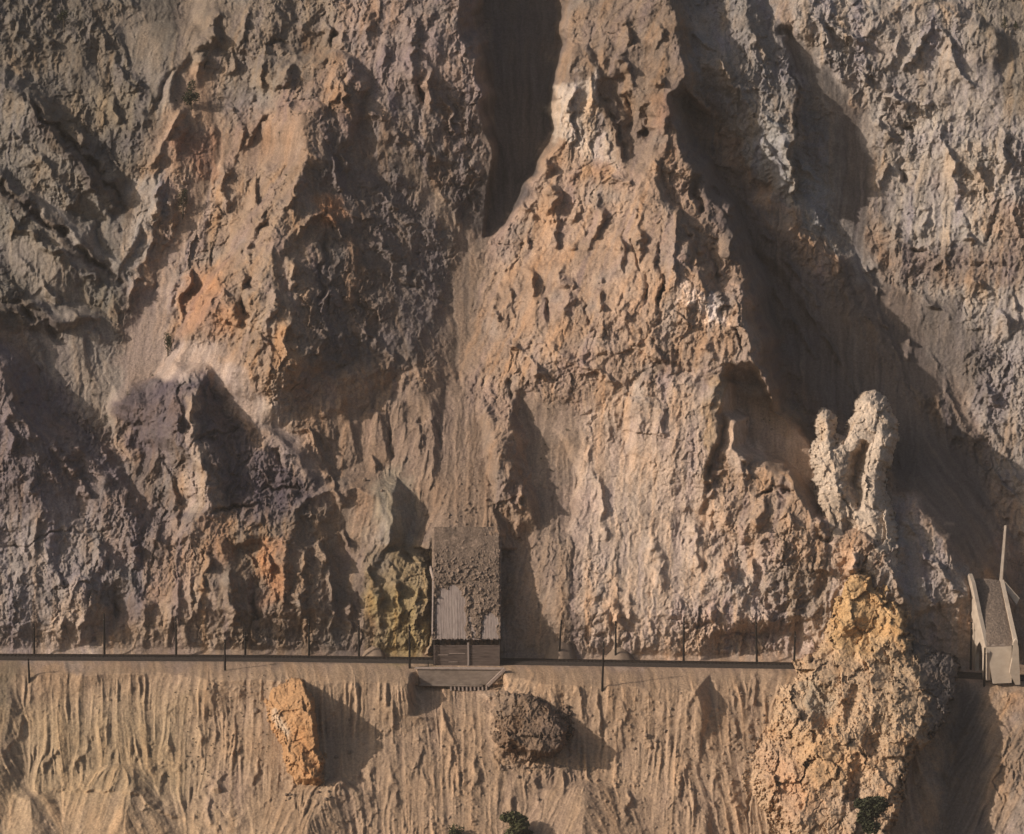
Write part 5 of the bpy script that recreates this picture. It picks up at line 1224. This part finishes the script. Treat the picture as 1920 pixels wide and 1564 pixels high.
# ------------------------------------------------------------------ concrete rock gallery at the right
GA = empty('avalanche_gallery', tuple(W3(1870, 1268, -3)), 'pale concrete rock gallery with an arched portal and a gravel covered sloping deck', 'rock gallery')
def gy(u): return 13.0 - 18.0 * (u - 1815) / 33.0
ring = [(1824,1262),(1820,1180),(1813,1084),(1816,1076),(1822,1092),(1834,1150),(1848,1212),(1850,1224),(1850,1276),(1843,1276),(1842,1262),(1842,1228),(1840.5,1212),(1837,1203),(1833,1209),(1829.5,1224),(1829,1240),(1829,1268)]
w = WB(); w.prism([tuple(W3(u, v, gy(u))) for u, v in ring], (.9, .35, 0)); w.build('portal_wall', M_CONCP, GA)
dk = [W3(1850,1212,-5), W3(1902,1210,-5), W3(1880,1092,14), W3(1818,1088,14)]
w = WB(); w.hexa([tuple(p - [0, 0, .8]) for p in dk] + [tuple(p) for p in dk]); w.build('deck', M_CONC, GA)
w = WB(); q = [W3(1850,1214,-5.3), W3(1903,1212,-5.3), W3(1908,1280,-6.5), W3(1862,1282,-6.5)]
w.prism([tuple(p) for p in q], (0, .8, 0)); w.build('front_wall', M_CONCP, GA)
w = WB()
def strip(w, a, b, ya, yb, wd, hh):
    A0, A1 = W3(a[0], a[1], ya), W3(b[0], b[1], yb)
    for (P0, P1) in ((A0, A1),):
        w.hexa([tuple(P0), tuple(P0 + [wd, 0, 0]), tuple(P1 + [wd, 0, 0]), tuple(P1), tuple(P0 + [0, 0, hh]), tuple(P0 + [wd, 0, hh]), tuple(P1 + [wd, 0, hh]), tuple(P1 + [0, 0, hh])])
strip(w, (1901,1214), (1875,1098), -5.4, 14, .9, 1.4)
strip(w, (1897,1282), (1897,1226), -6.8, -6.8, 1.8, 2.0)
w.build('parapet', M_CONCP, GA)
w = WB(); q = [(1904,1284),(1893,1262),(1898,1235),(1900,1205),(1905,1198),(1910,1214),(1913,1284)]
w.prism([tuple(W3(u, v, -7.2)) for u, v in q], (0, 1.2, 0)); w.build('buttress', M_CONCP, GA)
# gravel on the deck
gu_ = np.arange(0, 1.001, .02); gw_ = np.arange(0, 1.001, .012)
A_, B_ = np.meshgrid(gu_, gw_)
lo_ = np.array(dk[0])[None, None] * (1 - A_[..., None]) + np.array(dk[1])[None, None] * A_[..., None]
hi_ = np.array(dk[3])[None, None] * (1 - A_[..., None]) + np.array(dk[2])[None, None] * A_[..., None]
gp = lo_ * (1 - B_[..., None]) + hi_ * B_[..., None]
hz = .7 * np.sin(np.pi * np.clip(A_, 0, 1)) ** .5 * smooth(.02, .15, B_) + .12 * perlin3(gp[..., 0] * 1.3, gp[..., 1] * 1.3, gp[..., 2] * 1.3, 2) + .01
gc2 = np.zeros(A_.shape + (3,), np.float32); gc2[:] = (.185, .145, .118)
gc2 *= np.clip(1 + .3 * perlin3(gp[..., 0] * 2, gp[..., 1] * 2, gp[..., 2] * 2, 4), .6, 1.5)[..., None]
tag(grid_mesh('deck_gravel', gp[..., 0], gp[..., 1], gp[..., 2] + hz, gc2, None, M_GRAV), 'brown gravel covering the sloping deck of the concrete gallery', 'gravel', kind='stuff')
uw = empty('concrete_wing_wall', tuple(W3(1877, 1086, 15)), 'tall slim concrete wing wall rising behind the gallery deck up the scree', 'wing wall')
w = WB()
q = [W3(1873,1096,13.6), W3(1879,1096,13.6), W3(1887,985,26), W3(1883,985,26)]
w.hexa([tuple(p - [0, 0, 4]) for p in q] + [tuple(p) for p in q]); w.build('wall', M_CONCP, uw)
w = WB(); q = [W3(1879,1096,13.2), W3(1884,1090,13.5), W3(1912,1122,11), W3(1906,1134,10)]
w.prism([tuple(p) for p in q], (0, 1.0, -.3)); tag(w.build('broken_concrete_slab', M_CONCP), 'broken pale concrete slab lying beside the gallery parapet', 'concrete slab')

# ------------------------------------------------------------------ gravel heaps by the line
def heap(u, v, wpx, hpx, label, deep=1.0):
    s0 = surf(u, v); s0.z -= .3
    R_, H_ = wpx / 16.0, hpx / 8.0
    n, k = 40, 18
    m = MB(); 
    for i in range(k + 1):
        f_ = i / k
        for j in range(n):
            t = 2 * math.pi * j / n
            rr = R_ * (1 - f_) ** .78 * (1 + .05 * math.sin(3 * t + u) + .03 * math.sin(7 * t))
            m.v.append((rr * math.cos(t), rr * deep * math.sin(t) + f_ * H_ * .72, H_ * (f_ ** .95) + random.uniform(-.03, .03)))
    for i in range(k):
        for j in range(n): m.f.append((i * n + j, i * n + (j + 1) % n, (i + 1) * n + (j + 1) % n, (i + 1) * n + j))
    m.f.append(tuple(range(n))[::-1]); m.f.append(tuple(k * n + j for j in range(n)))
    o = m.build('gravel_heap', M_HEAP, None, True); o.location = s0
    tag(o, label, 'gravel heap', 'gravel cones beside the track')
heap(702, 1229, 46, 27, 'small sandy gravel cone behind the track left of the yellow crag')
heap(1050, 1235, 64, 78, 'tall grey gravel cone leaning on the cliff right of the shed')
0 and heap(1100, 1237, 70, 34, 'low grey gravel cone between two taller heaps right of the shed')
heap(1162, 1238, 62, 30, 'rounded brown gravel cone at the foot of the pale striped cliff')

# ------------------------------------------------------------------ trees and shrubs
def leaf_cloud(m, c, r, n, sz, seed):
    rr = random.Random(seed)
    for i in range(n):
        while True:
            p = Vector((rr.uniform(-1, 1), rr.uniform(-1, 1), rr.uniform(-1, 1)))
            if p.length < 1: break
        p = Vector((p.x * r[0], p.y * r[1], p.z * r[2])) + Vector(c)
        a = Vector((rr.gauss(0, 1), rr.gauss(0, 1), rr.gauss(0, 1))).normalized(); b = a.orthogonal().normalized()
        s_ = sz * rr.uniform(.6, 1.4); k = len(m.v)
        m.v += [tuple(p - a * s_), tuple(p + b * s_ * .6), tuple(p + a * s_), tuple(p - b * s_ * .6)]
        m.f.append((k, k + 1, k + 2, k + 3))
def tree(u, v, wpx, hpx, label, name='bush', cat='bush', group=None, trunk=.15, leaf=None, seed=1, cone=False, n=None, extra=0.0):
    s0 = surf(u, v)
    if extra:
        x, y, z = world_at(np.array([float(u)]), np.array([float(v)]), surfP(u, v) + extra); s0 = Vector((float(x[0]), float(y[0]), float(z[0])))
    sc_ = (s0.y - CAM[1]) / 806.0 / 8.0
    wd, ht = wpx * sc_, hpx * sc_
    e = empty(name, tuple(s0), label, cat, group)
    rr = random.Random(seed)
    m = MB(); top = ht * (.95 if cone else .7)
    m.tube([(0, 0, -.5), (rr.uniform(-.1, .1), 0, ht * .4), (rr.uniform(-.2, .2), 0, top)], [max(.08, ht * .03), ht * .022, .02], 6)
    for k in range(6):
        a = rr.uniform(0, 6.28); z0 = ht * rr.uniform(.2, .6)
        m.tube([(0, 0, z0), (math.cos(a) * wd * .35, math.sin(a) * wd * .35, z0 + ht * .18)], [ht * .014, .01], 5)
    m.build('trunk', M_BARK, e)
    m = MB(); nn = n or int(90 + 900 * min(1, wd * ht / 60))
    if cone:
        for k in range(9):
            f_ = k / 8; z0 = ht * (trunk + (1 - trunk) * f_)
            leaf_cloud(m, (0, 0, z0), (wd * .5 * (1.05 - f_), wd * .5 * (1.05 - f_), ht * .07), nn // 9, wd * .07, seed * 31 + k)
    else:
        for k in range(9):
            a = rr.uniform(0, 6.28); q = rr.uniform(.1, .62)
            z0 = ht * (trunk + (1 - trunk) * rr.uniform(.15, .85))
            leaf_cloud(m, (math.cos(a) * wd * .5 * q, math.sin(a) * wd * .5 * q, z0), (wd * rr.uniform(.14, .27), wd * .24, ht * rr.uniform(.10, .2)), nn // 9, max(.06, wd * .045), seed * 31 + k)
    m.build('crown', leaf or M_LEAF, e)
    return e
tree(1632, 1572, 74, 82, 'dark bushy tree growing against the foot of the ochre outcrop', 'tree', 'tree', seed=3, n=3600, extra=19.0)
tree(315, 668, 26, 46, 'lone dark shrub tree on the pale scree below the orange crags', 'tree', 'tree', seed=4, n=700)
tree(358, 205, 36, 56, 'dark bushy pine on the top of the thin rock fin', 'tree', 'tree', seed=5, n=800)
tree(343, 408, 24, 64, 'narrow dark tree in the shade right of the pale fin', 'tree', 'tree', seed=6, n=700)
tree(120, 60, 30, 44, 'flat topped dark tree high on the upper left slope', 'tree', 'tree', seed=7, trunk=.5, n=500)
tree(384, 128, 14, 28, 'small dark pine at the head of the upper left gully', 'tree', 'tree', seed=8, n=300)
tree(1883, 54, 13, 24, 'small pointed conifer near the top right corner', 'conifer', 'conifer', seed=9, cone=True, n=320)
tree(1904, 54, 13, 14, 'tiny pointed conifer right of the other one by the top right corner', 'conifer', 'conifer', seed=10, cone=True, n=240)
tree(968, 1580, 84, 56, 'olive green bush cut by the bottom edge below the rock knob', 'bush', 'bush', leaf=M_LEAF2, seed=11, n=2200)
tree(852, 1578, 46, 36, 'small brownish bush at the bottom edge left of the olive bush', 'bush', 'bush', leaf=M_LEAF2, seed=12, n=500)
LAND = [(1600,880,'forked pale pinnacle'),(875,1100,'wooden shed'),(745,1130,'yellow crag'),(1110,180,'pale rock tip'),(590,240,'dark pointed spur peak'),(270,400,'thin pale fin'),(395,710,'dark triangular cliff'),
 (965,830,'brown rib above the shed'),(1320,570,'white rock patch'),(1350,800,'twin rock spires'),(980,250,'dark scree chute'),(550,1370,'orange spike'),(1000,1360,'dark rock knob'),(1600,1350,'ochre outcrop'),(1760,250,'grey cliff knob'),
 (100,300,'upper left dark seam'),(315,645,'lone shrub tree'),(1860,1150,'concrete gallery'),(120,60,'flat topped tree'),(1180,1000,'pale middle face'),(380,560,'orange stained crags'),(1700,620,'long shaded gully')]
USED = {}
def where(prefix, u, v):
    nm = sorted(LAND, key=lambda q: math.hypot(q[0] - u, q[1] - v))
    for (lu_, lv_, w_) in nm[:6]:
        du, dv = u - lu_, v - lv_
        a = ('above ' if dv < 0 else 'below ') if abs(dv) > 1.6 * abs(du) else ('left of ' if du < 0 else 'right of ') if abs(du) > 1.6 * abs(dv) else (('above' if dv < 0 else 'below') + ' and ' + ('left' if du < 0 else 'right') + ' of ')
        dist = math.hypot(du, dv); b_ = 'close ' if dist < 70 else '' if dist < 160 else 'well '
        t = prefix + ' ' + b_ + a + 'the ' + w_
        if t not in USED:
            USED[t] = 1; return t
    k_ = 2
    while t + ', number %d out' % k_ in USED: k_ += 1
    USED[t + ', number %d out' % k_] = 1
    return t + ', the next one out'
for i, (u, v, wd) in enumerate([(238,742,13),(200,787,14),(175,742,10),(170,716,7),(286,705,6),(395,459,8),(1050,757,9),(1063,809,9),(1027,768,4),(1015,862,8),(1033,884,7),(1022,835,4),(995,720,4),(1400,792,7),(1432,789,6),(1443,790,5),(1447,808,10),(1290,870,7),(785,320,11),(833,337,7),(730,292,6),(742,290,5),(536,331,8),(855,371,4),(563,215,9),(524,252,7),(546,140,5),(395,50,6),(180,210,7),(130,190,8),(210,165,6),(262,140,5),(330,190,5),(125,520,8),(60,395,7),(1725,380,6),(1792,360,6),(1630,600,5)]):
    tree(u, v, wd, wd * .75, where('larger dark shrub' if wd > 9 else 'low dark shrub' if wd > 6 else 'tiny dark shrub', u, v), 'shrub', 'shrub', 'dark shrubs on the scree', trunk=.05, seed=40 + i, n=90)
rr = random.Random(5)
for i in range(64):
    if i < 30: u, v = rr.uniform(428, 505), rr.uniform(1262, 1420)
    else: u, v = rr.gauss(372, 18), rr.uniform(1280, 1460)
    wd = rr.uniform(3, 6)
    tree(u, v, wd, wd * .6, 'tiny dark tuft on the sandy bank left of the orange spike', 'tuft', 'tuft', 'dark tufts on the sandy bank', trunk=.05, seed=140 + i, n=36)

# ------------------------------------------------------------------ loose boulders
def boulder(u, v, px, label, group=None, material=M_STONE, seed=0):
    s0 = surf(u, v); r = px / 16.0
    bm = bmesh.new(); bmesh.ops.create_icosphere(bm, subdivisions=3, radius=1)
    rg = random.Random(seed); ax = [Vector((rg.gauss(0, 1), rg.gauss(0, 1), rg.gauss(0, 1))).normalized() for _ in range(14)]; dd = [rg.uniform(.62, .95) for _ in ax]
    for q in bm.verts:
        for a, d_ in zip(ax, dd):
            k = q.co.dot(a) - d_
            if k > 0: q.co -= a * k
        q.co = Vector((q.co.x * r, q.co.y * r, q.co.z * r * .85))
    me = bpy.data.meshes.new('boulder'); bm.to_mesh(me); bm.free(); me.materials.append(material)
    o = bpy.data.objects.new('boulder', me); COL.objects.link(o); o.location = s0 + Vector((0, 0, r * .25)); o.rotation_euler = (rg.uniform(0, 6), rg.uniform(0, 6), rg.uniform(0, 6))
    return tag(o, label, 'boulder', group)
boulder(683, 902, 11, 'round boulder resting in the tan chute above the yellow crag', seed=1)
boulder(716, 921, 7, 'small stone just right of and below the round boulder in the chute', seed=2)
boulder(1408, 1384, 12, 'pale boulder at the left foot of the ochre outcrop', seed=3)
boulder(1378, 1382, 9, 'stone on the bank one step left of the pale boulder', seed=4)
boulder(958, 1392, 9, 'stone lying against the dark rock knob', seed=5)
for i, (u, v, s_) in enumerate([(480,1335,12),(655,1412,9),(630,1420,8),(1130,1400,6),(1248,1372,8),(1258,1330,6),(1182,1360,5),(1295,1480,6),(1325,1455,6),(1155,1470,6),(1212,1380,9),(1230,1390,8),(1190,1405,7),(1276,1300,6),(1390,1300,6),(1010,1500,7),(860,1370,6),(900,1420,5),(830,1400,5),(700,1330,5),(655,1350,6),(560,215,7),(470,205,6),(1300,1080,6)]):
    boulder(u, v, s_, where('loose angular block' if s_ > 7 else 'small loose stone', u, v), 'loose stones on the bank', seed=20 + i)
rq = random.Random(77)
for i in range(46):
    k_ = i % 3
    if k_ == 0: u, v = rq.uniform(925, 1080), rq.gauss(1442, 10)
    elif k_ == 1: u, v = rq.uniform(535, 625), rq.gauss(1486, 8)
    else:
        v = rq.uniform(1300, 1520); u = np.interp(v, [1300, 1400, 1470, 1520], [1446, 1414, 1396, 1420]) + rq.gauss(-6, 8)
    boulder(float(u), v, rq.uniform(3.5, 9), ['broken rock fragment in the rubble under the dark rock knob', 'orange rubble fragment at the foot of the narrow orange spike', 'rock fragment lying along the left foot of the ochre outcrop'][k_],
        ['rubble under the dark rock knob', 'rubble under the orange spike', 'rubble beside the ochre outcrop'][k_], seed=300 + i)
# valley floor far below
w = MB(); w.box(-1600, 1600, -1600, -320, -156, -150); gnd = w.build('ground', M_HEAP); gnd['kind'] = 'structure'

print('hill bounds', XF.min(), XF.max(), YF.min(), YF.max(), ZF.min(), ZF.max())
# ------------------------------------------------------------------ dusty air
w = MB(); w.box(-1700, 1700, -1700, float(YF.max()) + 40, -160, float(ZF.max()) + 20)
hm = bpy.data.materials.new('dusty_air'); hm.use_nodes = True; hn = hm.node_tree
for n_ in list(hn.nodes):
    if n_.type == 'BSDF_PRINCIPLED': hn.nodes.remove(n_)
pv = hn.nodes.new('ShaderNodeVolumePrincipled'); pv.inputs['Color'].default_value = (.85, .80, .76, 1); pv.inputs['Density'].default_value = 0.00005
hn.links.new(pv.outputs[0], next(n_ for n_ in hn.nodes if n_.type == 'OUTPUT_MATERIAL').inputs['Volume'])
hz_ = w.build('haze', hm); hz_['kind'] = 'stuff'
